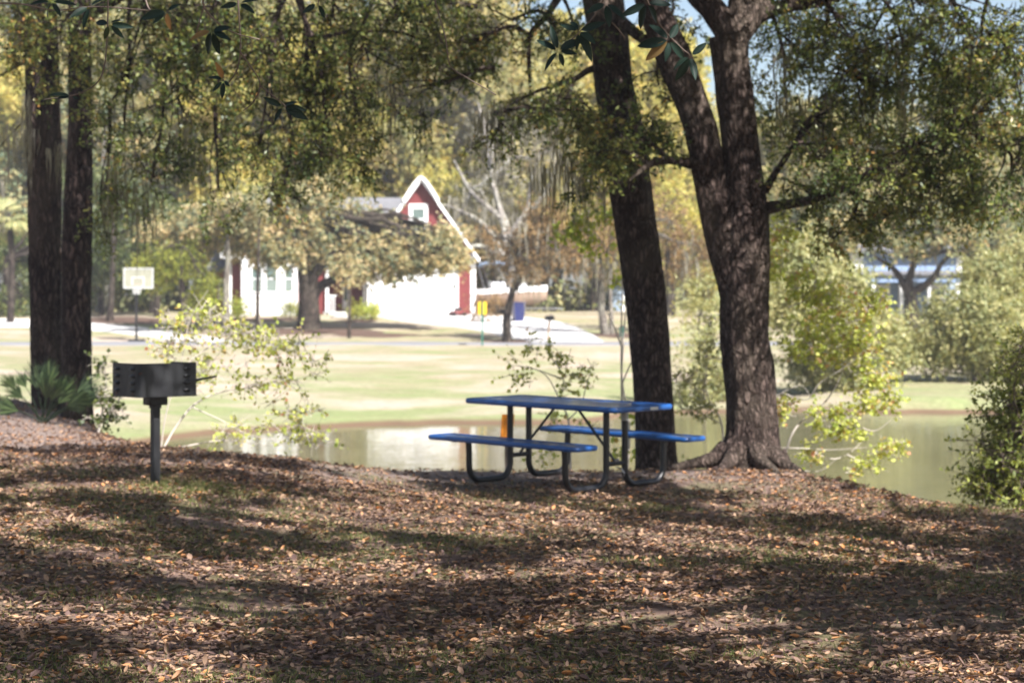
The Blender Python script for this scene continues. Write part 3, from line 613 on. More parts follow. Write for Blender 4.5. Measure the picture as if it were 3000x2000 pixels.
rosette(830, 312, d0+.15, [(70, 35, 92, .15), (-50, 65, 66, .05), (60, -20, 60, .35), (-60, -25, 70, .3), (80, 10, 75, .2)])
rosette(620, 90, d0, [(60, 30, 80, .2), (70, -5, 80, .1), (-70, 30, 80, .9), (-20, 60, 90, .3), (20, 70, 90, .15)])
rosette(488, 32, d0, [(10, 60, 62, .95), (-60, 20, 90, .2), (-50, 50, 60, .35), (60, -20, 60, .15)])
rosette(320, 70, d0+.2, [(-60, -12, 66, .1), (60, 10, 80, .2), (40, 40, 66, .3), (50, -30, 50, .2), (-20, 45, 60, .8)])
rosette(150, 5, d0+.1, [(30, 40, 60, .15), (-60, 10, 70, .1), (90, 5, 80, .3), (-30, 40, 70, .2)]); rosette(262, 20, d0+.1, [(-20, 60, 76, .2), (40, -20, 60, .3), (-70, 50, 80, .4)])
rosette(210, 282, d0+.2, [(-60, 5, 50, .3), (-70, -10, 70, .5), (50, 20, 30, .4)]); rosette(700, 10, d0, [(-50, 20, 70, .1), (50, 30, 70, .2), (70, -10, 70, .3)])
rosette(930, 10, d0, [(20, 40, 60, .1), (-40, 30, 60, .2)]); close_twig([(950, -220), (940, -60), (932, 15)], d0, .002)
close_twig([(1240, -240), (1262, -80), (1276, 10), (1306, 110), (1322, 190), (1370, 225), (1420, 256), (1452, 278)], d0+.3, .0026)
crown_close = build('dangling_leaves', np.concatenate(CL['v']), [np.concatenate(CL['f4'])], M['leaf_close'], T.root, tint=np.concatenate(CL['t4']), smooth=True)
T.finish(M['twig'], M['leaf_near'])

# ------------------------------------------------------------------ saplings and shrubs on the near bank and shore
def sapling(name, label, cat, base, D, stems, sprays, seed, mat, ln=.07, wd=.065, wood=None, nleaf=5, twig=.14, r0=.016, tw=3):
    T = Tree(name, label, cat, base, seed)
    for k, pts in enumerate(stems):
        p = [P(x, y, D+.06*i*((-1)**k)) for i, (x, y) in enumerate(pts)]; T.limb(p, np.linspace(r0 if k == 0 else r0*.55, .003, len(p)), 6, len(p)*7, .03)
    for (x, y, rx, ry, n) in sprays:
        T.foliage(P(x, y, D), (rx/FP*D*1.15, rx/FP*D*.8, ry/FP*D), n, tw, nleaf, ln, wd, twig, .15, lr=.012, sub_r=.18, flat=.2)
    return T.finish(wood or M['pale_twig'], mat, 'stem', 'foliage')
sapling('sweetgum_sapling', 'thin sapling with sparse lime leaves reaching out behind the grill', 'sapling', GP(470, 20.8), 20.8,
        [[(470, 1330), (520, 1240), (570, 1180), (650, 1150), (760, 1130), (850, 1100)], [(470, 1330), (490, 1180), (530, 1050), (560, 930), (610, 850)], [(530, 1080), (620, 1010), (720, 970), (860, 960)],
         [(560, 1190), (640, 1230), (720, 1270), (830, 1290)], [(480, 1320), (640, 1290), (800, 1300), (930, 1270)], [(500, 1150), (500, 1060), (490, 960)]],
        [(530, 960, 60, 70, 13), (600, 920, 70, 50, 8), (700, 985, 100, 45, 18), (800, 1000, 90, 40, 14), (890, 1050, 70, 60, 8), (640, 1080, 90, 60, 10), (760, 1120, 110, 40, 12), (840, 1230, 100, 60, 16), (700, 1260, 90, 40, 10), (560, 1100, 50, 60, 5), (900, 1280, 60, 30, 6), (480, 1010, 40, 60, 6)], 41, M['leaf_pale'], .046, .042, nleaf=4, tw=4, twig=.2)
sapling('sweetgum_sapling', 'small leafy sprout at the foot of the left tree pair', 'sapling', GP(300, 22.6), 22.6,
        [[(285, 1290), (300, 1200), (310, 1120), (300, 1050)], [(300, 1200), (340, 1180), (365, 1150)]], [(300, 1080, 20, 40, 5), (310, 1160, 35, 30, 8), (340, 1200, 35, 30, 9), (290, 1230, 40, 25, 6)], 42, M['leaf_dark'], .055, .045)
sapling('sweetgum_sapling', 'slender sapling with lime green leaves rising behind the picnic table', 'sapling', GP(1672, 21.5), 21.5,
        [[(1672, 1400), (1668, 1300), (1664, 1230), (1640, 1170), (1600, 1100), (1540, 1070)], [(1664, 1230), (1700, 1190), (1720, 1120), (1735, 1080)], [(1640, 1170), (1650, 1100), (1600, 1030)], [(1650, 1110), (1560, 1080), (1500, 1070)]],
        [(1500, 1075, 30, 45, 6), (1580, 1020, 50, 30, 8), (1630, 1040, 40, 30, 7), (1670, 1100, 40, 40, 9), (1710, 1080, 30, 30, 5), (1640, 1225, 35, 25, 5), (1720, 1240, 40, 30, 4), (1660, 1145, 30, 25, 5), (1550, 1105, 25, 20, 3), (1600, 1330, 60, 20, 5)], 43, M['leaf_pale'], .050, .046, tw=2, nleaf=4)
sapling('sweetgum_sapling', 'thin sapling whose bright lime leaves show left of the single oak trunk', 'sapling', GP(1830, 23), 23,
        [[(1836, 1400), (1842, 1250), (1825, 1100), (1826, 950), (1824, 800), (1780, 740), (1745, 690), (1690, 680)], [(1780, 740), (1790, 690), (1775, 640)], [(1760, 705), (1700, 640)]],
        [(1640, 690, 25, 22, 5), (1700, 640, 55, 30, 10), (1770, 640, 45, 40, 10), (1740, 720, 50, 35, 9), (1720, 680, 70, 30, 6), (1800, 830, 12, 20, 2)], 44, M['leaf_lime'], .06, .055)
sapling('bare_sapling', 'thin bare grey sapling standing between the table and the single oak', 'sapling', GP(1808, 21.9), 21.9,
        [[(1830, 1400), (1826, 1250), (1822, 1080), (1830, 900), (1826, 780)], [(1824, 1120), (1850, 1060), (1870, 1030)], [(1823, 1020), (1800, 960), (1770, 900)]], [(1815, 1320, 20, 20, 3), (1850, 1200, 20, 20, 2)], 45, M['leaf_lime'], r0=.020)
sapling('maple_shrub', 'leafy shrub with red-tipped leaves and pale bare branches right of the forked oak', 'shrub', GP(2330, 21.5), 21.5,
        [[(2300, 1330), (2330, 1250), (2420, 1170), (2470, 1080), (2500, 980)], [(2290, 1150), (2360, 1170), (2400, 1120), (2480, 1070), (2560, 1000)], [(2270, 1160), (2340, 1130), (2380, 1170)],
         [(2280, 1310), (2360, 1310), (2440, 1315), (2540, 1310)], [(2360, 1310), (2430, 1340), (2480, 1330), (2530, 1290)], [(2330, 1375), (2400, 1375), (2450, 1345)], [(2480, 1330), (2540, 1360), (2560, 1400)],
         [(2500, 1240), (2560, 1260), (2610, 1230)], [(2300, 1060), (2360, 1000), (2440, 900)], [(2310, 900), (2380, 860), (2400, 760)], [(2500, 1100), (2440, 1010), (2400, 930)]],
        [(2380, 860, 70, 100, 22), (2460, 900, 90, 90, 26), (2380, 1000, 80, 80, 18), (2500, 1000, 80, 70, 20), (2300, 760, 40, 80, 10), (2560, 900, 40, 60, 8), (2560, 1080, 60, 60, 10), (2470, 1250, 70, 40, 13), (2400, 1210, 50, 30, 7), (2530, 1180, 60, 40, 8),
         (2600, 1160, 50, 40, 9), (2620, 1310, 40, 30, 7), (2520, 1370, 50, 25, 6), (2390, 1330, 40, 20, 4), (2300, 1180, 30, 40, 6), (2300, 650, 40, 60, 8)], 46, M['leaf_pale'], .046, .042, nleaf=7, tw=5)
sapling('willow_shrub', 'small shrub with curved pale stem between the two near oaks', 'shrub', GP(2060, 22.4), 22.4,
        [[(2120, 1330), (2110, 1240), (2080, 1190), (2040, 1185)], [(2080, 1190), (2060, 1120), (2080, 1040)], [(2110, 1240), (2000, 1180), (1990, 1100)]], [(2060, 1120, 40, 60, 12), (2070, 1000, 40, 60, 9), (2020, 1180, 40, 30, 6), (2080, 1200, 35, 30, 6), (1990, 1110, 20, 40, 4), (2030, 1360, 50, 14, 5)], 47, M['leaf_shrub'], .05, .035)
# dense bush at the right edge
T = Tree('evergreen_bush', 'dense dark green bush at the right edge of the bank above the water', 'bush', GP(2960, 16.6), 48)
for (x, y, rx, ry, n) in [(2960, 1180, 90, 90, 22), (2940, 1300, 100, 90, 26), (2960, 1400, 110, 80, 26), (3060, 1260, 120, 140, 26), (3000, 1080, 70, 60, 10), (3080, 1400, 120, 100, 20), (2900, 1420, 50, 40, 9), (3020, 980, 60, 60, 7)]:
    T.foliage(P(x, y, 16.6), (rx/FP*16.6, .35, ry/FP*16.6), int(n*.55), 12, 10, .045, .026, .24, .1, sub_r=.38, anchor=P(2990, 1480, 16.6), lr=.012, wob=.03)
T.finish(M['twig'], M['leaf_bush'], 'stem', 'foliage')

def palm_fan(T, hub, direc, L, spread=1.9, n=18, width=.035, droop=.15, up=(0, 0, 1)):
    direc = unit(np.asarray(direc, float)); side = unit(np.cross(direc, up)); nrm = np.cross(side, direc); V = []; F = []; r = T.r
    for k in range(n):
        a = (k/(n-1)-.5)*spread; dd = direc*math.cos(a)+side*math.sin(a); s2 = unit(np.cross(dd, nrm)); l_ = L*(1-.25*abs(a)/spread*2)*r.uniform(.85, 1.05)
        p0 = hub; w0 = width*.25; pts = []
        for q, wq in ((0, .25), (.45, 1.0), (.75, .75), (1, .06)):
            pts.append((p0+dd*l_*q+np.array([0, 0, -1])*droop*l_*q*q+nrm*.05*l_*math.sin(k*2.1)*q, width*wq*.5))
        V2 = []
        for p, w_ in pts: V2 += [p-s2*w_, p+s2*w_]
        V.append(np.array(V2)); F.append(np.array([[0, 1, 3, 2], [2, 3, 5, 4], [4, 5, 7, 6]]))
    for v, f in zip(V, F): T.leaves(v, f, np.clip(np.full(3, r.random()), 0, 1))
c = GP(128, 23.0)
T = Tree('palmetto', 'low dark green palmetto with spiky fan fronds before the left tree pair', 'palmetto', c, 51)
for k in range(20):
    a = T.r.uniform(-1.2, 1.2); e = T.r.uniform(.1, 1.0); stem = unit(np.array([math.sin(a), T.r.uniform(-.5, .2), math.cos(a)*.9+.1])); h = c+stem*T.r.uniform(.3, .62)
    T.limb([c+T.r.normal(0, .03, 3)*[1, 1, 0], (c+h)/2+(0, 0, .02), h], [.008, .006, .004], 5, 6); palm_fan(T, h, stem+(0, 0, -.1), T.r.uniform(.30, .45), 1.1, 11, .018, .1, (0, -1, .1))
T.finish(M['palm'], M['palm'], 'stem', 'fronds')

# ------------------------------------------------------------------ picnic table
M['blue'] = paint('blue_coating', (.009, .068, .24), .38, .5, .10, 3, coat=.25, bump=.08); M['black_steel'] = paint('black_steel', (.010, .010, .012), .38, .5, .3, 8); M['plate'] = paint('grey_sticker', (.45, .46, .45), .5, .4, .1, 20)
M['steel'] = paint('galvanized', (.5, .5, .5), .35, .5, .2, 20, metal=.9)
th = R(-45.5); tc = GP(1659, 17.5); tc[2] = 0.005
tbl = tag(empty('picnic_table', tc, th), 'blue coated metal picnic table with attached benches on black tube legs', 'picnic table')
tbl.rotation_euler = (R(0.5), R(0.6), th)
def rounded(x, y, r, n=6):
    o = []
    for cx, cy, a0 in ((x-r, y-r, 0), (-x+r, y-r, 90), (-x+r, -y+r, 180), (x-r, -y+r, 270)):
        for k in range(n+1): a = R(a0+90*k/n); o.append((cx+r*math.cos(a), cy+r*math.sin(a)))
    return o
def slab(name, hx, hy, z, oy, th_=.05, r=.07):
    """rounded plank of expanded metal: a rolled rim round a thin mesh field of diamond openings"""
    mb = MB(); out = rounded(hx, hy, r); inn = rounded(hx-.028, hy-.028, r-.02); k = len(out)
    lay = [(out, z-th_+.008), (rounded(hx+.004, hy+.004, r), z-th_/2), (out, z-.008), (rounded(hx-.008, hy-.008, r-.006), z), (inn, z), (inn, z-.012), (inn, z-th_), (rounded(hx-.008, hy-.008, r-.006), z-th_)]
    v = []; f = []
    for pl, zz in lay: v += [(a, b_+oy, zz) for a, b_ in pl]
    m = len(lay)
    for a in range(m):
        for i in range(k): f.append([a*k+i, a*k+(i+1) % k, ((a+1) % m)*k+(i+1) % k, ((a+1) % m)*k+i])
    mb.add(v, f); o = mb.build(name, M['blue'], tbl, smooth=True)
    # the mesh field
    ix, iy = hx-.02, hy-.02; px_, py_ = .048, .026; nx, ny = int(2*ix/px_), int(2*iy/py_); V = []; F = []
    px_, py_ = 2*ix/nx, 2*iy/ny; rI = .30; z0 = z-.006
    for i in range(nx):
        for j in range(ny):
            for s_ in (0,):
                cx = -ix+(i+.5)*px_; cy = -iy+(j+.5)*py_+oy; q = len(V)
                V += [(cx-px_/2, cy-py_/2, z0), (cx+px_/2, cy-py_/2, z0), (cx+px_/2, cy+py_/2, z0), (cx-px_/2, cy+py_/2, z0), (cx-px_*rI, cy, z0), (cx, cy-py_*rI, z0), (cx+px_*rI, cy, z0), (cx, cy+py_*rI, z0)]
                F += [[q, q+1, q+5], [q+1, q+2, q+6], [q+2, q+3, q+7], [q+3, q, q+4], [q, q+5, q+4], [q+1, q+6, q+5], [q+2, q+7, q+6], [q+3, q+4, q+7]]
    # give the sheet thickness
    V = np.array(V); n_ = len(V); V2 = np.concatenate([V, V-(0, 0, .004)]); F2 = F+[[a+n_ for a in g_[::-1]] for g_ in F]
    mf = MB().add(V2, F2); return o, mf
o, mf = slab('tabletop', .98, .405, .775, 0); mf.build('mesh_panel', M['blue'], o)
MB().box(.983, .990, .06, .16, .735, .762).build('maker_plate', M['plate'], o)
for sy in (-1, 1):
    o, mf = slab('bench_seat', .965, .155, .455, sy*.735, .045, .06); mf.build('mesh_panel', M['blue'], o)
rt = .030
for sx in (-1, 1):
    X = sx*.62
    for sy in (-1, 1):
        y0, y1 = sy*.66, sy*.125; R_ = .14; pts = [(X, y0+sy*.01, .43), (X, y0, .30), (X, y0, .03+R_)]
        for k in range(1, 9):
            a = R(90*k/8); pts.append((X, y0-sy*R_*(1-math.cos(a)), .03+R_-R_*math.sin(a)))
        for k in range(0, 9):
            a = R(90*k/8); pts.append((X, y1+sy*(R_-R_*math.sin(a)), .03+R_-R_*math.cos(a)))
        pts += [(X, y1, .35), (X, y1, .745)]
        MB().tube(pts, rt, 14).build('leg', M['black_steel'], tbl, smooth=True)
    MB().tube([(X, -.13, .235), (X, .13, .235)], .022, 10).build('crossbar', M['black_steel'], tbl, smooth=True)
    MB().tube([(X*.99, 0, .25), (X*.80, 0, .37), (sx*.12, 0, .735)], .013, 8).build('brace', M['black_steel'], tbl, smooth=True)
    MB().box(X-.02, X+.02, -.37, .37, .722, .738).build('top_rail', M['black_steel'], tbl)
    for sy in (-1, 1): MB().box(X-.02, X+.02, sy*.735-.13, sy*.735+.13, .402, .412).build('seat_rail', M['black_steel'], tbl)
mb = MB().tube([(.60, .03, .20), (.66, .03, .19), (.68, .05, .15), (.66, .07, .12)], .006, 6); mb.tube([(.63, -.02, .26), (.66, 0, .27)], .012, 8); mb.build('anchor_chain', M['steel'], tbl, smooth=True)
MB().tube([(.62, .125, .62), (.62, .125, .70)], .0325, 14).build('leg_sleeve', M['plate'], tbl, smooth=True)

# ------------------------------------------------------------------ pedestal grill
def grill_mat():
    t = NT('sooty_steel'); v = t.coord('Object', (1, 1, .5)); n = t.noise(7, 6, .65, v); n2 = t.noise(26, 5, .6, t.coord('Object', (1, 1, .3)))
    c = t.ramp(n, [(.35, (.006, .006, .008)), (.6, (.013, .014, .015)), (.8, (.035, .038, .026))])
    return t.done(t.principled(c, t.ramp(n2, [(.3, (.35, .35, .35)), (.7, (.65, .65, .65))]), .45, 0, t.bump(n2, .3, .004)).outputs[0])
M['grill'] = grill_mat(); M['rust'] = paint('rust_brown', (.09, .045, .03), .8, .2, .4, 15)
gc = GP(455, 15.5)
gr = tag(empty('park_grill', gc, R(41)), 'black steel charcoal park grill on a square post, in the grass at left', 'grill')
H0, H1 = .745, 1.015
MB().box(-.032, .032, -.032, .032, -.15, .66, bev=.006).build('post', M['grill'], gr)
mb = MB().tube([(0, 0, .64), (0, 0, .73)], .052, 16); mb.box(-.085, .085, -.06, .06, .665, .742, bev=.008); mb.build('swivel_collar', M['grill'], gr, smooth=True)
hx, hy, rr_, tk = .275, .215, .075, .006
path = [(hx, hy)]                                   # plan of the wrap: open at one side, rounded corner towards the viewer
path = [(-hx, hy), (-hx, -hy+rr_)] + [(-hx+rr_-rr_*math.cos(R(90*k/8)), -hy+rr_-rr_*math.sin(R(90*k/8))) for k in range(1, 9)] + [(hx-rr_*.3, -hy), (hx, -hy+rr_*.3), (hx, hy)]
v = []; f = []; k = len(path)
nrm2 = []
for i in range(k):
    a = np.array(path[max(i-1, 0)]); b_ = np.array(path[min(i+1, k-1)]); d_ = (b_-a)/np.linalg.norm(b_-a); nrm2.append((-d_[1], d_[0]))
for i, (x, y) in enumerate(path):
    nx_, ny_ = nrm2[i]
    for z in (H0, H1): v += [(x, y, z), (x+nx_*tk, y+ny_*tk, z)]
for i in range(k-1):
    q = i*4; f += [[q, q+4, q+6, q+2], [q+1, q+3, q+7, q+5], [q, q+1, q+5, q+4], [q+2, q+6, q+7, q+3]]
f += [[0, 2, 3, 1], [(k-1)*4, (k-1)*4+1, (k-1)*4+3, (k-1)*4+2]]
fb = MB().add(v, f); fb.box(-hx+.004, hx-.004, -hy+.004, hy-.004, H0-.006, H0); fo = fb.build('firebox', M['grill'], gr, smooth=True)
def louvre(x, y, z, nx_, ny_, L=.078):
    """a pressed slot: half-round hood standing off the panel"""
    d_ = np.array([-ny_, nx_]); V = []; F = []; m = 7
    for s_ in np.linspace(-1, 1, m):
        w_ = math.sqrt(max(0, 1-s_*s_))
        for q in range(5):
            a = R(180*q/4); V.append((x+d_[0]*s_*L/2+nx_*(.002+.020*w_*math.sin(a)), y+d_[1]*s_*L/2+ny_*(.002+.020*w_*math.sin(a)), z+.016*w_*math.cos(a)))
    for i in range(m-1):
        for q in range(4): F.append([i*5+q, (i+1)*5+q, (i+1)*5+q+1, i*5+q+1])
    return V, F
for colx, face in ((.14, 'L'), (-.12, 'L'), (.20, 'F')):
    mb = MB()
    for k_ in range(4):
        z = H0+.05+k_*.058
        mb.add(*(louvre(-hx, colx*.95, z, -1, 0) if face == 'L' else louvre(colx*.85, -hy, z, 0, -1)))
    mb.build('air_vents', M['grill'], gr, smooth=True)
gg = MB()
for i in range(13): gg.tube([(-hx+.03+i*(2*hx-.06)/12, -hy+.01, H1-.075), (-hx+.03+i*(2*hx-.06)/12, hy-.01, H1-.075)], .005, 6)
for y in (-hy+.02, 0, hy-.02): gg.tube([(-hx+.01, y, H1-.082), (hx-.01, y, H1-.082)], .006, 6)
grt = gg.build('cooking_grate', M['rust'], gr, smooth=True)
hm = MB()
hm.tube([(hx-.12, -hy-.028, H1-.165), (hx-.02, -hy-.035, H1-.145), (hx+.10, -hy-.035, H1-.125), (hx+.165, -hy-.02, H1-.118), (hx+.165, -hy+.005, H1-.118), (hx+.09, -hy+.02, H1-.13), (hx, -hy+.02, H1-.14)], .007, 8)
hm.build('handle', M['grill'], gr, smooth=True)
for x_ in (.14, -.12): MB().tube([(-hx-.004, x_, H0+.02), (-hx-.010, x_, H0+.02)], .007, 8).build('bolt', M['rust'], gr, smooth=True)

# ------------------------------------------------------------------ orange marker board at the water
M['orange'] = paint('orange_board', (.80, .27, .02), .5, .3, .08, 6); M['orange_holes'] = paint('board_dark_specks', (.12, .06, .03), .7, .2, .1, 6)
sp = GP(1485, 20.9)
sg = tag(empty('marker_board', sp, R(8)), 'narrow upright orange marker board standing at the water behind the table legs', 'sign')
D = 20.9; zt = CZ-(1213-HY)/FP*D-sp[2]; zb = CZ-(1300-HY)/FP*D-sp[2]
MB().prism([(-.080+.0, zb), (.060, zb), (.085, zt), (-.055, zt)], -.008, .008, 'y').build('board', M['orange'], sg)
MB().box(-.02, .015, .010, .03, -.2, zt-.05).build('stake', M['twig'], sg)
mb = MB()
for r_ in range(9):
    for c_ in (-1, 0, 1):
        z = zb+.04+r_*(zt-zb-.06)/9; x = c_*.03+(z-zb)/(zt-zb)*.025-.01; mb.box(x-.006, x+.006, -.0115, -.0085, z, z+.010)
mb.build('specks', M['orange_holes'], sg)

# ------------------------------------------------------------------ leaf litter, grass, sticks on the near bank
def scatter_xy(n, y0, y1, spread=.33, pad=.8, power=1.0):
    Y = y0+(y1-y0)*rng.random(n)**power; X = rng.uniform(-1, 1, n)*(Y*spread+pad); return X, Y
n = 260000
X, Y = scatter_xy(n, 7.2, 21.5, .33, .9, 1.0)
X = np.concatenate([X, rng.uniform(-9.5, -3.8, 30000)]); Y = np.concatenate([Y, rng.uniform(19, 29, 30000)]); n = len(X)
yc = np.interp(X, CREST[:, 0], CREST[:, 1]); q = np.stack([X, Y, X*0], -1)
dens = .55+.45*vnoise(q*1.3, 21)+.25*vnoise(q*.5, 22)-.35*sstep(16.6, 18.0, Y)*(X > -2)
keep = (rng.random(n) < np.clip(dens, .12, 1)) & (Y < yc+.9); X, Y = X[keep], Y[keep]; n = len(X)
pos = np.stack([X, Y, ground_z(X, Y)+rng.uniform(.002, .018, n)], 1)
ax = rand_dir(n)*np.array([1, 1, .22]); nr_ = unit(np.array([0, 0, 1.])+rand_dir(n)*.38)
k = np.clip(np.exp(rng.normal(-.10, .33, n)), .4, 1.45); tint = np.clip(rng.beta(1.6, 2.2, n)*1.0, 0, 1)
v, f, tt = leaf_curled(pos, ax, nr_, 0.040*k, .020*k*rng.uniform(.7, 1.3, n), tint, rng.uniform(-.35, .9, n))
lo = build('leaf_litter', v, f, M['litter'], tint=tt, smooth=True); tag(lo, 'dry brown and tan fallen oak leaves covering the shaded near bank', 'fallen leaves', kind='stuff')
n = 150000
X, Y = scatter_xy(n, 7.2, 18.5, .33, .9, 1.0); q = np.stack([X, Y, X*0], -1)
dens = sstep(-.05, .5, vnoise(q*.9, 31)+.35*vnoise(q*3, 32)+.45*(1-sstep(-1.5, 1.5, X))-.2)*1.0+.07
gd = np.exp(-(((X+2.55)/.35)**2+((Y-15.25)/.35)**2)); dens = dens+gd*2
keep = rng.random(n) < dens*np.where(Y > 16.2, .45, 1); X, Y = X[keep], Y[keep]
ex = rng.normal(0, 1, (900, 2))*[.22, .22]+[-2.62, 15.3]; X = np.concatenate([X, ex[:, 0]]); Y = np.concatenate([Y, ex[:, 1]]); n = len(X)
pos = np.stack([X, Y, ground_z(X, Y)-.004], 1); h = rng.uniform(.02, .055, n); h[-900:] *= 1.5; lean = rng.normal(0, .6, (n, 3))*[1, 1, 0]; sd = unit(rng.normal(size=(n, 3))*[1, 1, 0])*.0028
tip = pos+(np.array([0, 0, 1.])+lean)*h[:, None]; md = pos+(np.array([0, 0, 1.])+lean*.4)*h[:, None]*.55
v = np.stack([pos-sd, pos+sd, md+sd*.8, md-sd*.8, tip], 1).reshape(-1, 3); b_ = (np.arange(n)*5)[:, None]; tn = rng.random(n)
go = build('grass', v, [b_+np.array([[0, 1, 2, 3]]), b_+np.array([[3, 2, 4]])], M['blade'], tint=np.concatenate([tn, tn])); tag(go, 'thin short grass blades sprouting between the fallen leaves', 'grass', kind='stuff')
n = 900; X, Y = scatter_xy(n, 7.3, 19.5, .32, .8, 1.1); A = np.stack([X, Y, ground_z(X, Y)+.012], 1); dr = unit(rng.normal(size=(n, 3))*[1, 1, .06]); L = rng.uniform(.05, .28, n)[:, None]
v, f = thin_tubes(A, A+dr*L*.5+rng.normal(0, .008, (n, 3)), A+dr*L, rng.uniform(.002, .005, n), rng.uniform(.001, .003, n))
so_ = build('fallen_twigs', v, [f], M['twig'], smooth=True); tag(so_, 'small dead twigs scattered among the fallen leaves', 'twigs', kind='stuff')

# ------------------------------------------------------------------ red house across the pond
M['red'] = None
def siding(name, c, period=.40):
    t = NT(name); v = t.coord('Object'); sx = t.n('SeparateXYZ'); t.l(v, sx.inputs[0])
    m = t.n('Math', operation='MODULO'); m.inputs[1].default_value = period; ab = t.n('Math', operation='ABSOLUTE'); t.l(sx.outputs[0], ab.inputs[0]); t.l(ab.outputs[0], m.inputs[0])
    gt = t.n('Math', operation='LESS_THAN'); gt.inputs[1].default_value = .06; t.l(m.outputs[0], gt.inputs[0])
    n_ = t.noise(2.5, 4, .6, v); cc = t.ramp(n_, [(.3, tuple(a*.85 for a in c)), (.7, c)])
    return t.done(t.principled(cc, .6, .3, 0, t.bump(gt.outputs[0], .8, .02)).outputs[0])
M['red'] = siding('red_siding', (.17, .034, .034)); M['white'] = paint('white_paint', (.80, .80, .80), .5, .4, .04, 3)
M['blue_siding'] = siding('blue_grey_siding', (.24, .33, .50), .25)
def shingles(name, c):
    t = NT(name); v = t.coord('Object', (1, 1, 1)); n_ = t.noise(1.3, 5, .6, v); n2 = t.noise(12, 4, .6, v)
    return t.done(t.principled(t.mix(.5, t.ramp(n_, [(.3, tuple(a*.7 for a in c)), (.7, c)]), t.ramp(n2, [(.3, tuple(a*.6 for a in c)), (.7, tuple(a*1.2 for a in c))])), .9, .1, 0, t.bump(n2, .6, .03)).outputs[0])
M['roof'] = shingles('grey_shingles', (.17, .17, .18))
def glassmat():
    t = NT('window_glass'); p = t.principled((.10, .14, .13), .05, .8); return t.done(p.outputs[0])
M['glass'] = glassmat(); M['blind'] = paint('pale_blind', (.17, .21, .19), .6, .3, .05, 4)
HD = 104.0; hp = GP(1235, HD); hp[2] = 1.12
house = tag(empty('red_house', hp), 'red board-sided house with white trim, steep front gable and white garage door', 'house')
S = HD/FP                                            # metres per photo pixel at the facade
def hx_(px): return (px-1235)*S
def hz_(py, D=HD): return CZ-(py-HY)/FP*D-hp[2]
def part(name, mat, parent, *boxes, **kw):
    mb = MB()
    for bx in boxes: mb.box(*bx)
    return mb.build(name, mat, parent, **kw)
gw0, gw1 = hx_(1084), hx_(1386); ez = hz_(742); pz = hz_(520); gx = 0.0
# garage wing: wall with its gable, opening for the door cut by building round it
dx0, dx1, dzt = hx_(1101), hx_(1336), hz_(792)
mb = MB(); mb.box(gw0, dx0, 0, .2, -.6, dzt).box(dx1, gw1, 0, .2, -.6, dzt)
mb.prism([(gw0, dzt), (gw1, dzt), (gw1, ez), (gx, pz-.25), (gw0, ez)], 0, .2, 'y')
mb.box(gw0, gw0+.2, .2, 9, -.6, ez).box(gw1-.2, gw1, .2, 9, -.6, ez).box(gw0+.2, gw1-.2, 8.8, 9, -.6, ez)
wall = mb.build('wall', M['red'], house)
part('floor_slab', M['concrete'], house, (gw0+.2, gw1-.2, .21, 8.8, -.6, 0))
gd_ = MB(); gd_.box(dx0, dx1, .08, .12, -.1, dzt)
for r_ in range(4):
    for c_ in range(8):
        x0 = dx0+.1+c_*(dx1-dx0-.1)/8; z0 = .02+r_*(dzt-.02)/4; gd_.box(x0, x0+(dx1-dx0-.1)/8-.1, .066, .079, z0+.07, z0+(dzt-.02)/4-.07)
gdo = gd_.build('garage_door', M['white'], house)
part('handle', M['black_steel'], gdo, ((dx0+dx1)/2-.1, (dx0+dx1)/2+.1, .03, .064, .3, .34))
part('door_trim', M['white'], house, (dx0-.16, dx0, -.04, .12, -.5, dzt+.16), (dx1, dx1+.14, -.04, .12, -.5, dzt+.16), (dx0, dx1, -.04, .12, dzt, dzt+.16))
for x in (gw0, gw1): part('corner_board', M['white'], house, (x-.14, x+.14, -.03, .17, -.5, ez-.05))
# roof of the wing
rk = .28; ov = .35
def gable_roof(x0, x1, xm, ze, zp, y0, y1, th=.14):
    mb = MB(); sl = (zp-ze)/(xm-x0)
    mb.prism([(x0-ov, ze-ov*sl), (xm, zp), (xm, zp+th*1.3), (x0-ov-.02, ze-ov*sl+th)], y0, y1, 'y')
    sr = (zp-ze)/(x1-xm)
    mb.prism([(x1+ov, ze-ov*sr), (x1+ov+.02, ze-ov*sr+th), (xm+.0, zp+th*1.3), (xm+.0, zp)], y0, y1, 'y'); return mb
gable_roof(gw0, gw1, gx, ez, pz-.2, -.38, 9.2).build('roof', M['roof'], house)
def rake(x0, x1, xm, ze, zp, y0, y1, w=.30):
    mb = MB(); sl = (zp-ze)/(xm-x0)
    for sgn, xa in ((-1, x0), (1, x1)):
        xo = xa+sgn*ov; zo = ze-ov*sl
        mb.prism([(xo, zo-w*.1), (xm, zp-w*.1), (xm, zp+.24), (xo+sgn*.05, zo+.16)], y0, y1, 'y')
    return mb
rake(gw0, gw1, gx, ez, pz-.2, -.44, -.385).build('rake_board', M['white'], house)
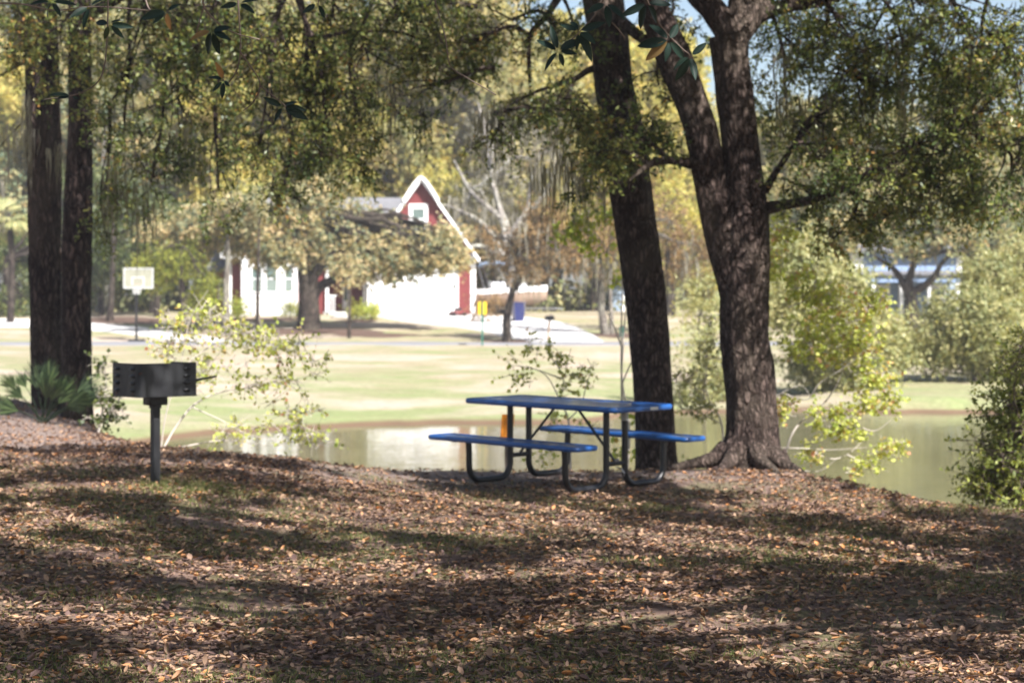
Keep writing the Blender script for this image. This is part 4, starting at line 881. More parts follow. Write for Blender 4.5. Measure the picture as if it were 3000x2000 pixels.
# curved decorative bracket in the peak
mb = MB(); zq = hz_(590); xs = hx_(1288)
for sgn in (-1, 1):
    pts = [];
    for k in range(9):
        t_ = k/8; x = sgn*(.02+xs*t_); z = pz+.12-(pz-zq)*(t_**1.35)-.05
        pts.append((x, z))
    lower = [(x*.88, z-.20) for x, z in pts]
    for k in range(8): mb.prism([lower[k], lower[k+1], pts[k+1], pts[k]], -.56, -.45, 'y')
mb.build('gable_bracket', M['white'], house)
def window(parent, x0, x1, z0, z1, y, sash=True, mull=1, tr=.14, frame=M['white']):
    mb = MB(); mb.box(x0-tr, x0, y-.07, y-.003, z0-tr, z1+tr*1.4).box(x1, x1+tr, y-.07, y-.003, z0-tr, z1+tr*1.4).box(x0, x1, y-.07, y-.003, z1, z1+tr*1.4).box(x0, x1, y-.09, y-.003, z0-tr, z0)
    for k in range(1, mull+1):
        xm = x0+(x1-x0)*k/(mull+1); mb.box(xm-.09, xm+.09, y-.06, y-.005, z0, z1)
    mb.box(x0, x1, y-.05, y-.012, (z0+z1)/2-.035, (z0+z1)/2+.035)
    o = mb.build('window', frame, parent)
    part('pane', M['glass'], o, (x0, x1, y-.022, y-.008, z0, z1)); part('blind', M['blind'], o, (x0+.03, x1-.03, y-.027, y-.024, z0+.05, (z0+z1)/2-.08))
    return o
window(house, hx_(1209), hx_(1243), hz_(672), hz_(612), 0, mull=0, tr=.20)
# main body to the left, set back, with a white panelled bay and a recessed red entry
bx0, bx1 = hx_(664), gw0; by = 1.0; mz = hz_(745); 
e0, e1 = hx_(945), hx_(1068)
rz_ = hz_(585, HD+4)
mb = MB(); mb.box(bx0, e0, by, by+.2, -.6, mz).box(e0, e1, by+2.0, by+2.2, -.6, mz).box(e1, bx1, by, by+.2, -.6, mz).box(e0-.2, e0, by+.2, by+2.0, -.6, mz).box(e1, e1+.2, by+.2, by+2.0, -.6, mz)
mb.box(bx0, bx0+.2, by+.2, 9, -.6, mz).box(bx0+.2, bx1, 8.8, 9, -.6, mz).box(e0, e1, by, by+.2, mz-.45, mz)
mb.prism([(by+.3, mz+.003), (8.9, mz+.003), (5.0, rz_-.15)], bx0+.02, bx0+.18, 'x')
mb.build('wall', M['red'], house)
fr = MB(); rz = hz_(585, HD+4); fr.prism([(by-.7, mz-.12), (5.0, rz), (9.4, mz-.12), (9.4, mz+.05), (5.0, rz+.18), (by-.72, mz+.05)], bx0-.4, bx1+1.5, 'x'); fr.build('roof', M['roof'], house)
part('fascia', M['white'], house, (bx0-.4, bx1-.02, by-.78, by-.725, mz-.22, mz+.06))
v0, v1 = hx_(706), hx_(868)                          # white bay
mb = MB(); mb.box(v0, v1, by-.9, by-.002, -.6, mz-.25); bay = mb.build('bay', M['white'], house)
mb = MB()
for x in np.linspace(v0+.02, v1-.14, 6): mb.box(x, x+.12, by-.935, by-.902, -.4, hz_(872))
mb.box(v0, v1, by-.95, by-.902, hz_(872), hz_(872)+.14); mb.build('panel_battens', M['white'], bay)
wz0, wz1 = hz_(853), hz_(780)
window(bay, hx_(738), hx_(766), wz0, wz1, by-.9, mull=0, tr=.08); window(bay, hx_(780), hx_(810), wz0, wz1, by-.9, mull=0, tr=.08); window(bay, hx_(835), hx_(856), wz0, wz1, by-.9, mull=0, tr=.08)
part('corner_board', M['white'], house, (bx0-.14, bx0+.14, by-.03, by+.17, -.5, mz-.1))
part('porch_post', M['white'], house, (hx_(1060), hx_(1072), by-.25, by-.02, -.4, mz)); part('porch_post', M['white'], house, (hx_(950), hx_(958), by-.25, by-.02, -.4, mz))
part('porch_floor', M['concrete'], house, (e0+.002, e1-.002, by-.25, by+1.99, -.6, .28)); part('step', M['concrete'], house, (e0+.1, hx_(985), by-.9, by-.26, -.6, .12))
part('railing', M['white'], house, *[(hx_(962)+k*.12, hx_(962)+k*.12+.04, by-.2, by-.16, .281, 1.15) for k in range(3)], (hx_(958)+.002, hx_(982), by-.21, by-.15, 1.151, 1.21))
dr_ = part('front_door', M['white'], house, (hx_(990), hx_(1008), by+1.93, by+1.985, .281, 2.25)); part('pane', M['glass'], dr_, (hx_(993), hx_(1005), by+1.92, by+1.928, .9, 2.0))
# low left wing, red
lx0 = hx_(606); mb = MB(); mb.box(lx0, bx0-.15, 3.0, 8.6, -.6, hz_(790)); lw = mb.build('side_wing', M['red'], house)
MB().prism([(2.4, hz_(793)), (5.8, hz_(700)), (9.2, hz_(793)), (9.2, hz_(785)), (5.8, hz_(692)), (2.4, hz_(785))], lx0-.4, bx0-.15, 'x').build('roof', M['roof'], lw)
window(lw, hx_(622), hx_(640), hz_(870), hz_(825), 3.0, mull=0)

# ------------------------------------------------------------------ blue-grey house at the right
HD2 = 108.0; bp = GP(2640, HD2); bp[2] -= .1
bh = tag(empty('blue_house', bp), 'pale blue-grey house with white corner trim, half hidden by the right far oak', 'house')
S2 = HD2/FP
def qx(px): return (px-2640)*S2
def qz(py): return CZ-(py-HY)/FP*HD2-bp[2]
x0, x1 = qx(2500), qx(2812); ez2 = qz(738)
mb = MB(); mb.box(x0, x1, 0, .2, -.6, ez2); mb.box(x0, x0+.2, .2, 9, -.6, ez2).box(x1-.2, x1, .2, 9, -.6, ez2); mb.box(qx(2470), x0-.1, 1.5, 8, -.6, qz(775)); mb.prism([(.25, ez2+.003), (8.9, ez2+.003), (4.6, ez2+2.2)], x0+.02, x0+.18, 'x'); mb.build('wall', M['blue_siding'], bh)
MB().prism([(-.6, ez2-.05), (4.6, ez2+2.6), (9.8, ez2-.05), (9.8, ez2+.1), (4.6, ez2+2.78), (-.62, ez2+.1)], x0-.4, x1+.4, 'x').build('roof', M['roof'], bh)
part('corner_board', M['white'], bh, (x0-.1, x0+.55, -.06, .16, -.5, ez2-.1)); part('corner_board', M['white'], bh, (x1-.2, x1+.1, -.06, .16, -.5, ez2-.1))
part('porch_beam', M['blue_siding'], bh, (x0+.25, x1-.25, -1.6, -1.3, qz(828), qz(812)))
for px in (2545, 2625, 2705, 2785): part('porch_post', M['white'], bh, (qx(px)-.09, qx(px)+.09, -1.55, -1.35, -.5, qz(828)))
MB().prism([(-1.7, qz(812)), (-.002, qz(800)), (-.002, qz(793)), (-1.75, qz(806))], x0+.2, x1-.2, 'x').build('porch_roof', M['roof'], bh)
for a, b_ in ((2565, 2600), (2640, 2662), (2730, 2765)): window(bh, qx(a), qx(b_), qz(905), qz(845), 0, mull=0, tr=.15)

# ------------------------------------------------------------------ street things across the pond
M['clear_board'] = paint('backboard_grey', (.27, .27, .21), .25, .5, .15, 2); M['green_post'] = paint('green_post', (.012, .11, .075), .5, .4, .1, 4); M['yellow'] = paint('yellow_sign', (.75, .48, .02), .5, .4, .06, 4)
M['frame_grey'] = paint('frame_grey', (.5, .5, .5), .5, .4, .06, 4); M['rim_orange'] = paint('rim_orange', (.7, .12, .02), .4, .4, .1, 9); M['net'] = paint('net_white', (.7, .7, .68), .8, .1, .05, 9); M['navy'] = paint('navy_plastic', (.012, .018, .09), .4, .4, .12, 4)
M['rubber'] = paint('black_rubber', (.015, .015, .015), .8, .2, .3, 9); M['boat_white'] = paint('boat_white', (.80, .81, .82), .25, .5, .03, 2, coat=.3); M['boat_tan'] = paint('boat_tan', (.30, .22, .17), .4, .4, .15, 2); M['canvas_blue'] = paint('canvas_blue', (.30, .40, .56), .8, .2, .12, 3)
M['grey_box'] = paint('slate_cover', (.20, .26, .34), .7, .2, .12, 2); M['wood'] = paint('weathered_wood', (.30, .22, .16), .85, .15, .3, 8)
D = 86.0; p0 = GP(395, D); s = D/FP
hoop = tag(empty('basketball_hoop', p0), 'basketball hoop with white-edged backboard on a black pole by the side street', 'basketball hoop')
def hz(py, D=D, b=p0): return CZ-(py-HY)/FP*D-b[2]
MB().tube([(0, .35, -.3), (0, .35, hz(845)), (0, .12, hz(812))], .06, 10).build('pole', M['black_steel'], hoop, smooth=True)
bx = (362-395)*s; bX = (449-395)*s; z0, z1 = hz(845), hz(785)
bb = MB().box(bx+.04, bX-.04, -.02, .02, z0+.04, z1-.04).build('backboard', M['clear_board'], hoop)
mb = MB().box(bx, bX, -.035, .035, z1-.05, z1).box(bx, bX, -.035, .035, z0, z0+.05).box(bx, bx+.05, -.035, .035, z0+.05, z1-.05).box(bX-.05, bX, -.035, .035, z0+.05, z1-.05)
a0, a1, c0, c1 = (386-395)*s, (423-395)*s, hz(838), hz(811)
mb.box(a0, a1, -.027, -.021, c1-.05, c1).box(a0, a1, -.027, -.021, c0, c0+.05).box(a0, a0+.05, -.027, -.021, c0+.05, c1-.05).box(a1-.05, a1, -.027, -.021, c0+.05, c1-.05); mb.build('frame', M['frame_grey'], bb)
ang = np.linspace(0, 2*math.pi, 25); xm = (a0+a1)/2; zr = c0+.02
MB().tube([(xm+.23*math.cos(a), -.30+.23*math.sin(a), zr) for a in ang], .012, 6, cap=False).build('rim', M['rim_orange'], bb, smooth=True)
mb = MB()
for k in range(12):
    a = 2*math.pi*k/12; a2 = 2*math.pi*(k+1)/12
    for sg_ in (a2, a-(a2-a)): mb.tube([(xm+.23*math.cos(a), -.30+.23*math.sin(a), zr), (xm+.13*math.cos((a+sg_)/2), -.30+.13*math.sin((a+sg_)/2), zr-.4)], .005, 4, cap=False)
mb.build('net', M['net'], bb)
MB().box(-.35, .35, .1, .8, -.05, .16, bev=.04).build('base', M['rubber'], hoop)

D = 79.0; p0 = GP(1413, D); s = D/FP
sgn = tag(empty('street_sign', p0), 'yellow rectangular sign on a green post at the far road edge', 'sign')
zt = CZ-(884-HY)/FP*D-p0[2]
MB().box(-.035, .035, -.03, .03, -.3, zt+.02).build('post', M['green_post'], sgn)
MB().box(-.175, .175, .032, .042, zt-.54, zt, bev=.004).build('sign_plate', M['yellow'], sgn)
mb = MB(); mb.tube([(0, -.034, zt-.1), (0, -.05, zt-.1)], .015, 6); mb.tube([(0, -.034, zt-.42), (0, -.05, zt-.42)], .015, 6); mb.build('bolts', M['steel'], sgn, smooth=True)

D = 86.6; p0 = GP(1604, D)
mbx = tag(empty('mailbox', p0, R(-35)), 'black mailbox on a leaning wooden post beside the driveway', 'mailbox')
MB().tube([(0, 0, -.3), (.05, 0, .5), (.12, 0, 1.0)], .055, 8).build('post', M['wood'], mbx)
arc = [(-.10, 0)]+[(.10*math.cos(R(180-180*k/10)), .11+.10*math.sin(R(180-180*k/10))) for k in range(11)]+[(.10, 0)]
MT = Matrix.Translation((.12, 0, 1.0)); MB().prism(arc, -.26, .26, 'y', MT).build('box', M['black_steel'], mbx); MB().box(.222, .232, -.1, -.06, 1.1, 1.32).build('flag', M['navy'], mbx)

D = 99.0; p0 = GP(1518, D)
tb = tag(empty('trash_bin', p0, R(15)), 'navy blue wheeled trash bin beside the boat on the driveway', 'trash bin')
v = []
for z, hw, hd in ((.0, .22, .26), (.08, .23, .27), (.95, .30, .36), (1.0, .32, .38)): v += [(-hw, -hd, z), (hw, -hd, z), (hw, hd, z), (-hw, hd, z)]
f = [[3, 2, 1, 0], [12, 13, 14, 15]]+[[a*4+i, a*4+(i+1) % 4, a*4+4+(i+1) % 4, a*4+4+i] for a in range(3) for i in range(4)]
MB().add(v, f).build('body', M['navy'], tb)
MB().box(-.33, .33, -.40, .39, 1.003, 1.06, bev=.02).tube([(-.25, .43, 1.0), (.25, .43, 1.0)], .02, 8).build('lid', M['navy'], tb)
for sx in (-1, 1): MB().tube([(sx*.20, .3, .1), (sx*.26, .3, .1)], .11, 14).build('wheel', M['rubber'], tb, smooth=True)

D = 106.0; p0 = GP(1485, D)
bt = tag(empty('motor_boat', p0, R(-8)), 'white and tan motor boat with pale blue canopy parked beside the garage', 'boat')
# hull lofted along x: bow at +x
secs = []
Lb = 4.2
for t_ in np.linspace(0, 1, 14):
    x = -Lb/2+Lb*t_+.2; wv = .95*(1-max(0, (t_-.5)/.5)**2.2); kz = .42+.45*max(0, (t_-.6)/.4)**2; gzz = 1.15+.22*t_
    secs.append([(x, -wv, gzz), (x, -wv*.97, (kz+gzz)/2+.1), (x, -wv*.72, kz+.18), (x, 0, kz), (x, wv*.72, kz+.18), (x, wv*.97, (kz+gzz)/2+.1), (x, wv, gzz)])
v = [q for s_ in secs for q in s_]; f = [[i*7+j, (i+1)*7+j, (i+1)*7+j+1, i*7+j+1] for i in range(13) for j in range(6)]+[[0, 1, 2, 3, 4, 5, 6]]
MB().add(v, f).build('hull', M['boat_tan'], bt, smooth=True)
v = []
for s_ in secs:
    x, wv, gzz = s_[0][0], s_[6][1]+.03, s_[6][2]; v += [(x, -wv, gzz-.05), (x, -wv, gzz+.16), (x, -wv*.55, gzz+.26), (x, wv*.55, gzz+.26), (x, wv, gzz+.16), (x, wv, gzz-.05)]
f = [[i*6+j, (i+1)*6+j, (i+1)*6+j+1, i*6+j+1] for i in range(13) for j in range(5)]+[[0, 1, 2, 3, 4, 5], [78, 79, 80, 81, 82, 83]]
dk = MB().add(v, f).build('deck', M['boat_white'], bt, smooth=True)
MB().box(-.9, -.1, -.35, .35, 1.45, 1.85, bev=.12).build('console', M['boat_white'], dk, smooth=True); MB().box(.4, 1.1, -.4, .4, 1.55, 1.75, bev=.06).build('cooler_seat', M['boat_white'], dk)
zc = CZ-(768-HY)/FP*D-p0[2]
v = []; nx = 9
for i in range(nx):
    t_ = i/(nx-1)*2-1
    for j in range(7): q_ = j/6*2-1; v.append((-.65+t_*1.05, q_*.95, zc+.06-.22*t_*t_-.10*q_*q_))
f = [[i*7+j, (i+1)*7+j, (i+1)*7+j+1, i*7+j+1] for i in range(nx-1) for j in range(6)]; n_ = len(v); v = np.array(v)
MB().add(np.concatenate([v, v-(0, 0, .05)]), f+[[a+n_ for a in g_[::-1]] for g_ in f]).build('canopy', M['canvas_blue'], bt, smooth=True)
mb = MB()
for sy in (-1, 1):
    mb.tube([(-1.5, sy*.9, zc-.25), (-1.1, sy*.9, 1.3)], .022, 6).tube([(.25, sy*.9, zc-.25), (.55, sy*.9, 1.4)], .022, 6).tube([(-.6, sy*.9, zc-.05), (.4, sy*.9, 1.4)], .02, 6)
mb.build('canopy_frame', M['steel'], bt, smooth=True)
mb = MB(); mb.box(-1.9, 2.6, -.5, -.42, .30, .38).box(-1.9, 2.6, .42, .5, .30, .38).box(-.6, -.5, -.42, .42, .30, .38).box(1.2, 1.3, -.42, .42, .30, .38).tube([(2.6, 0, .34), (3.2, 0, .3)], .04, 6); mb.build('trailer_frame', M['steel'], bt)
for sy in (-1, 1): MB().tube([(-.5, sy*.72, .28), (-.5, sy*.92, .28)], .28, 18).build('wheel', M['rubber'], bt, smooth=True)

D = 103.0; p0 = GP(1340, D)
mw = tag(empty('lawn_mower', p0, R(20)), 'small dark mower with red deck parked beside the garage door', 'mower')
MB().box(-.35, .35, -.3, .3, .12, .32, bev=.06).build('deck', M['red'], mw, smooth=True); MB().box(-.14, .2, -.15, .15, .33, .5, bev=.04).build('engine', M['black_steel'], mw, smooth=True)
for sx in (-1, 1):
    for sy in (-1, 1): MB().tube([(sx*.3, sy*.31, .13), (sx*.3, sy*.37, .13)], .13, 14).build('wheel', M['rubber'], mw, smooth=True)
MB().tube([(-.3, -.22, .3), (-.85, -.22, .75), (-.85, .22, .75), (-.3, .22, .3)], .018, 6).build('handle', M['black_steel'], mw, smooth=True)

D = 88.5; p0 = GP(1822, D)
ub = tag(empty('utility_pedestal', p0), 'dark green utility pedestal in the mulch right of the twin far trunks', 'utility box')
MB().box(-.10, .10, -.10, .10, -.1, .50, bev=.015).build('body', M['green_post'], ub); MB().box(-.115, .115, -.115, .115, .503, .56, bev=.02).build('cap', M['rubber'], ub)
D = 118.0; p0 = GP(1835, D)
sh = tag(empty('garden_shed', p0, R(8)), 'low slate-blue shed on the far lawn behind the single oak trunk', 'shed')
MB().box(-1.0, 1.0, 0, 1.8, -.2, 1.15).build('wall', M['grey_box'], sh); MB().prism([(-1.15, 1.1), (1.15, 1.1), (0, 1.75)], -.12, 1.95, 'y').build('roof', M['grey_box'], sh); MB().box(-.3, .3, -.03, -.002, 0, 1.0).build('door', M['white'], sh)

# ------------------------------------------------------------------ trees across the pond
FL = dict(twig=.7, droop=.25, twigs=False, flat=.4, outw=1.1)
def far_tree(name, label, px, D, trunk, r, blobs, seed, leaf, bark='far_bark', ln=.20, wd=.12, nt=10, nl=9, mossn=0, cat='tree', group=None, tint=(0, 1), tmid=None, dens=1.0):
    b = GP(px, D); T = Tree(name, label, cat, b, seed, group)
    for k, tr in enumerate(trunk):
        pts = [P(x, y, D+.25*i*(1 if k % 2 else -1)*(k > 0)) for i, (x, y) in enumerate(tr)]
        if k == 0: pts[0] = b-(0, 0, .15)
        T.trunk(pts, np.linspace(r if k == 0 else r*.6, r*.35 if k == 0 else r*.15, len(pts)), 16, .2, .08, (.35, .35) if k == 0 else None, seed)
    top = P(*trunk[0][-1], D)
    for (x, y, rx, ry, n) in blobs:
        c = P(x, y, D+T.r.uniform(-1, 1)*1.5); R_ = np.array([rx, rx*.8, ry])/FP*D
        T.foliage(c, R_, int(n*dens), nt, nl, ln, wd, anchor=top, lr=.05, sub_r=.25, tint=tint, limb_r=r*.35, wob=.3, **FL)
        if mossn: T.moss(c-(0, 0, R_[2]*.4), R_*.8, mossn, (.5, 2.0), .035, 4)
    return T.finish(M[bark], M[leaf])
far_tree('oak_tree', 'broad tan-leaved oak with thick split dark trunk on the lawn before the red house', 905, 93.5, [[(908, 968), (905, 880), (895, 780), (900, 700), (890, 640)], [(912, 880), (935, 840), (1000, 812), (1060, 790)], [(905, 860), (925, 800), (985, 740), (1060, 700)], [(895, 780), (820, 700), (720, 660)]], .58,
    [(520, 700, 130, 60, 18), (600, 660, 110, 60, 16), (720, 660, 110, 80, 24), (700, 700, 120, 42, 18), (850, 700, 120, 70, 24), (880, 600, 110, 80, 22), (1000, 700, 110, 80, 24), (1110, 745, 110, 55, 24), (1220, 752, 100, 48, 20), (1040, 650, 80, 60, 14), (1000, 755, 90, 28, 12), (1180, 715, 80, 36, 10), (1310, 745, 60, 45, 10), (800, 735, 80, 25, 8), (1130, 775, 100, 26, 12), (470, 780, 60, 40, 8), (1150, 690, 70, 40, 12), (1290, 700, 70, 38, 12), (1230, 720, 100, 40, 14), (1110, 650, 50, 40, 7), (1180, 770, 120, 25, 12), (960, 560, 80, 50, 10)], 61, 'leaf_tan', nt=11, nl=10, ln=.19, wd=.13, dens=1.6)
far_tree('feathery_tree', 'small feathery yellow-green conifer-like tree right of the basketball hoop', 535, 90, [[(533, 955), (535, 880), (530, 800), (530, 720)]], .18, [(530, 780, 90, 50, 16), (470, 810, 60, 35, 10), (590, 810, 60, 40, 10), (620, 850, 40, 30, 6), (520, 720, 60, 40, 8), (440, 760, 40, 30, 5)], 62, 'leaf_feather', ln=.26, wd=.07, nt=8, nl=8)
far_tree('slim_tree', 'slim pale-barked tree trunk left of the white bay of the red house', 664, 90, [[(666, 965), (662, 850), (668, 740), (660, 640)]], .19, [(650, 640, 70, 60, 8), (690, 590, 70, 60, 8)], 63, 'leaf_tan', 'grey_bark')
far_tree('slim_tree', 'slim dark tree trunk standing in front of the bay window', 753, 90, [[(751, 945), (755, 850), (757, 740), (760, 640)]], .11, [(760, 640, 60, 50, 7), (740, 590, 60, 50, 7)], 64, 'leaf_tan')
far_tree('young_tree', 'thin young tree on the lawn right of the split oak trunk', 1023, 88.5, [[(1023, 978), (1024, 900), (1026, 840), (1022, 780)]], .085, [(1020, 800, 30, 30, 3), (1030, 770, 40, 30, 4)], 65, 'leaf_tan', ln=.15, wd=.09)
far_tree('leaning_tree', 'curved leaning tree with brown mossy crown at the driveway mouth', 1487, 86, [[(1487, 996), (1485, 930), (1500, 860), (1514, 800), (1520, 740)], [(1508, 850), (1560, 760), (1600, 700)]], .21,
    [(1530, 740, 110, 60, 16), (1620, 700, 110, 70, 18), (1580, 640, 90, 60, 12), (1450, 680, 60, 40, 6), (1700, 740, 60, 40, 7), (1560, 790, 90, 25, 8)], 66, 'leaf_brown', mossn=7, ln=.17, wd=.07)
far_tree('twin_trunk_tree', 'grey twin-trunked tree with mossy brown crown left of the single near oak', 1776, 90, [[(1762, 980), (1762, 900), (1764, 820), (1758, 740)], [(1792, 985), (1790, 900), (1788, 820), (1800, 740)]], .22,
    [(1740, 740, 80, 60, 10), (1700, 640, 90, 80, 12), (1800, 700, 90, 70, 10), (1960, 640, 100, 90, 14), (2040, 720, 70, 70, 8), (1980, 780, 70, 60, 8)], 67, 'leaf_brown', 'grey_bark', mossn=6, ln=.18, wd=.08)
far_tree('bare_tree', 'pale grey bare-limbed mossy tree rising right of the front gable', 1500, 109, [[(1500, 930), (1495, 780), (1470, 640), (1440, 520)], [(1480, 760), (1420, 660), (1330, 610), (1290, 600)], [(1480, 700), (1540, 620), (1560, 520), (1600, 400)], [(1470, 640), (1380, 560), (1330, 470)], [(1490, 760), (1400, 720), (1350, 750)], [(1500, 700), (1450, 560), (1420, 380), (1400, 300)], [(1520, 650), (1600, 560), (1640, 440)]], .30,
    [(1400, 560, 110, 110, 9), (1520, 520, 120, 120, 9), (1620, 440, 100, 120, 9), (1340, 640, 70, 60, 5), (1450, 380, 120, 100, 8)], 68, 'moss', 'pale_bark', mossn=26, ln=.25, wd=.035, nt=10)
far_tree('oak_tree', 'mossy orange-tinged oak with forked dark trunk in front of the blue house', 2668, 92, [[(2672, 962), (2670, 890), (2662, 830), (2680, 760)], [(2665, 860), (2620, 790), (2560, 750)], [(2670, 860), (2730, 820), (2760, 770), (2800, 730)]], .38,
    [(2530, 670, 100, 50, 13), (2660, 660, 120, 60, 17), (2780, 670, 110, 60, 16), (2920, 760, 90, 80, 18), (2690, 720, 80, 22, 6), (2600, 610, 110, 60, 14), (2760, 600, 120, 60, 14), (2960, 700, 90, 90, 14), (2440, 680, 80, 60, 9)], 69, 'leaf_mixed', mossn=2, nt=11, nl=10, dens=1.6)
far_tree('willow_oak', 'olive shrubby tree leaning over the far shore at the right edge', 2860, 56, [[(2860, 1140), (2850, 1060), (2840, 980)], [(2858, 1100), (2800, 1020), (2760, 960)]], .10,
    [(2770, 990, 90, 50, 16), (2880, 930, 100, 80, 22), (2940, 980, 90, 80, 18), (2800, 1040, 90, 50, 12), (2700, 1000, 60, 40, 6), (2940, 860, 90, 60, 14), (3020, 1060, 90, 80, 14), (2900, 1090, 90, 40, 9), (2900, 800, 90, 60, 12), (2990, 780, 80, 80, 12), (2760, 900, 60, 40, 7)], 70, 'leaf_shrub', ln=.13, wd=.06, nt=13, nl=11, dens=1.8)
far_tree('willow_oak', 'rounded olive shrub on the far bank just right of the forked oak', 2480, 54, [[(2470, 1170), (2480, 1080), (2490, 1000)], [(2470, 1120), (2420, 1020), (2400, 940)]], .10,
    [(2400, 900, 100, 80, 20), (2460, 850, 90, 70, 18), (2570, 960, 80, 50, 14), (2460, 990, 110, 60, 20), (2560, 1040, 80, 60, 13), (2380, 1060, 70, 60, 12), (2350, 820, 60, 60, 9), (2500, 1120, 90, 40, 12), (2330, 740, 70, 70, 12), (2400, 780, 70, 50, 10), (2300, 900, 50, 70, 9), (2640, 1010, 50, 40, 6)], 71, 'leaf_shrub', ln=.13, wd=.065, nt=13, nl=11, dens=1.8)
far_tree('shore_shrub', 'scrubby grey-green shrub on the far shore between the two near oaks', 2060, 51, [[(2060, 1180), (2065, 1100), (2070, 1040)]], .07, [(2070, 1100, 60, 70, 16), (2060, 980, 60, 80, 12), (2010, 1140, 60, 40, 10), (2120, 1120, 60, 60, 10), (2060, 860, 60, 70, 8)], 72, 'leaf_shrub', ln=.12, wd=.05)
for k, (x, D, ry, lab) in enumerate([(605, 101, 34, 'pointed light green bush left of the white bay'), (905, 101, 0, 'x'), (1045, 101.2, 13, 'small round bush beside the red entry'), (1088, 101.0, 17, 'small light green bush left of the garage door'), (850, 101.0, 26, 'low spreading yellow-green bush under the bay window'), (700, 101.0, 36, 'upright light green bush at the left corner of the bay')]):
    if lab == 'x': continue
    far_tree('garden_bush', lab, x, D, [[(x, 925), (x, 905), (x, 895)]], .04, [(x, 918-ry*.7, 24 if ry < 36 else 16, ry*.7, 9), (x+(28 if k == 4 else 6), 918-ry*.4, 26, ry*.5, 7)], 80+k, 'leaf_lime' if k in (3, 5) else 'leaf_feather', ln=.14, wd=.06, nt=8, nl=8, cat='bush')
far_tree('hydrangea_bush', 'brown wintry bush between the garage corner and the boat', 1415, 98.5, [[(1415, 940), (1415, 910), (1410, 880)]], .04, [(1405, 890, 30, 25, 8), (1430, 900, 30, 22, 8), (1395, 915, 18, 16, 5), (1445, 880, 22, 18, 5)], 90, 'leaf_brown', ln=.13, wd=.05, nt=8, nl=8, cat='bush')
far_tree('dark_tree', 'dark leafy tree shading the side street at the left edge', 40, 104, [[(20, 950), (22, 860), (15, 760)], [(300, 960), (296, 880), (300, 780), (290, 700)]], .3, [(40, 900, 90, 40, 14), (330, 680, 130, 90, 26), (280, 790, 100, 60, 16), (120, 800, 90, 70, 14), (440, 640, 100, 80, 18), (400, 800, 80, 50, 14), (30, 740, 80, 60, 10), (250, 560, 110, 80, 16), (480, 720, 70, 60, 10)], 91, 'leaf_dark', ln=.2, wd=.11, tint=(.1, 1), dens=1.8)
for k, (x, dd, yb, bl, mat, ms, lab) in enumerate([
    (2370, 98, 930, [(2340, 620, 120, 80, 20), (2420, 560, 120, 90, 20), (2300, 720, 90, 60, 12), (2440, 690, 90, 50, 12)], 'leaf_mixed', 2, 'blue-green and tan leaved tree standing between the forked oak and the blue house'),
    (2640, 116, 925, [(2600, 560, 140, 90, 24), (2740, 520, 130, 90, 22), (2500, 620, 120, 70, 16), (2680, 640, 140, 60, 18)], 'leaf_far_olive', 2, 'olive tree whose crown rises directly over the blue house roof'),
    (2930, 100, 930, [(2880, 600, 120, 90, 22), (2980, 560, 130, 100, 24), (3040, 700, 110, 80, 16), (2920, 720, 110, 60, 16), (2900, 830, 80, 60, 12), (3000, 840, 90, 60, 12)], 'leaf_mixed', 2, 'large blue-green leaved tree right of the blue house at the edge of view'),
    (1960, 104, 925, [(1960, 620, 110, 90, 18), (2050, 680, 90, 80, 14), (1980, 760, 90, 60, 12), (2060, 820, 60, 60, 8)], 'leaf_far_yellow', 3, 'golden-leaved tree seen between the single oak and the forked oak'),
    (250, 108, 935, [(230, 620, 120, 90, 22), (330, 560, 110, 90, 20), (280, 760, 110, 70, 18), (200, 840, 80, 40, 10)], 'leaf_dark', 2, 'dark shady tree beyond the side street just right of the large trunk pair'),
    (450, 110, 935, [(430, 620, 120, 90, 22), (480, 740, 100, 70, 18), (400, 830, 90, 40, 12), (540, 640, 90, 70, 14)], 'leaf_dark', 2, 'dark shady tree behind the basketball hoop and the feathery tree')]):
    far_tree('background_tree', lab, x, dd, [[(x, yb), (x+4, 850), (x-4, 760), (x+6, 640)], [(x, 800), (x+50, 720), (x+90, 660)]], .3, bl, 110+k, mat, ln=.2, wd=.12, nt=11, nl=10, mossn=ms, dens=1.4)
for k, (x, dd, lean, lab) in enumerate([(236, 101, -6, 'slim dark trunk just right of the large left tree pair, far across the street'), (322, 99, 10, 'slim dark trunk left of the basketball hoop on the far slope'), (462, 103, -8, 'slim dark trunk on the far slope right of the basketball hoop')]):
    far_tree('slim_tree', lab, x, dd, [[(x, 960), (x+lean*.5, 860), (x+lean, 740), (x+lean, 640)]], .2, [(x, 640, 70, 60, 8), (x+20, 720, 60, 40, 6)], 95+k, 'leaf_dark', ln=.2, wd=.11)
# palm at the left edge
c = GP(30, 98); hubp = P(28, 640, 98)
T = Tree('palm_tree', 'pale green cabbage palm head at the left edge above the side street', 'palm tree', c, 92)
T.trunk([c-(0, 0, .1), (c+hubp)/2+(.1, 0, 0), hubp], [.2, .17, .18], 14, .25, .05)
for k in range(26):
    a = T.r.uniform(-math.pi, math.pi); e = T.r.uniform(-.7, 1.2); st = np.array([math.cos(a)*math.cos(e), math.sin(a)*math.cos(e), math.sin(e)]); h = hubp+st*T.r.uniform(.5, .9)
    T.limb([hubp, (hubp+h)/2+(0, 0, .05), h], [.02, .02, .015], 4, 5); palm_fan(T, h, st+(0, 0, -.2), T.r.uniform(.8, 1.1), 2.0, 12, .09, .3, (0, -.4, 1))
T.finish(M['far_bark'], M['leaf_shrub'], 'trunk', 'fronds')

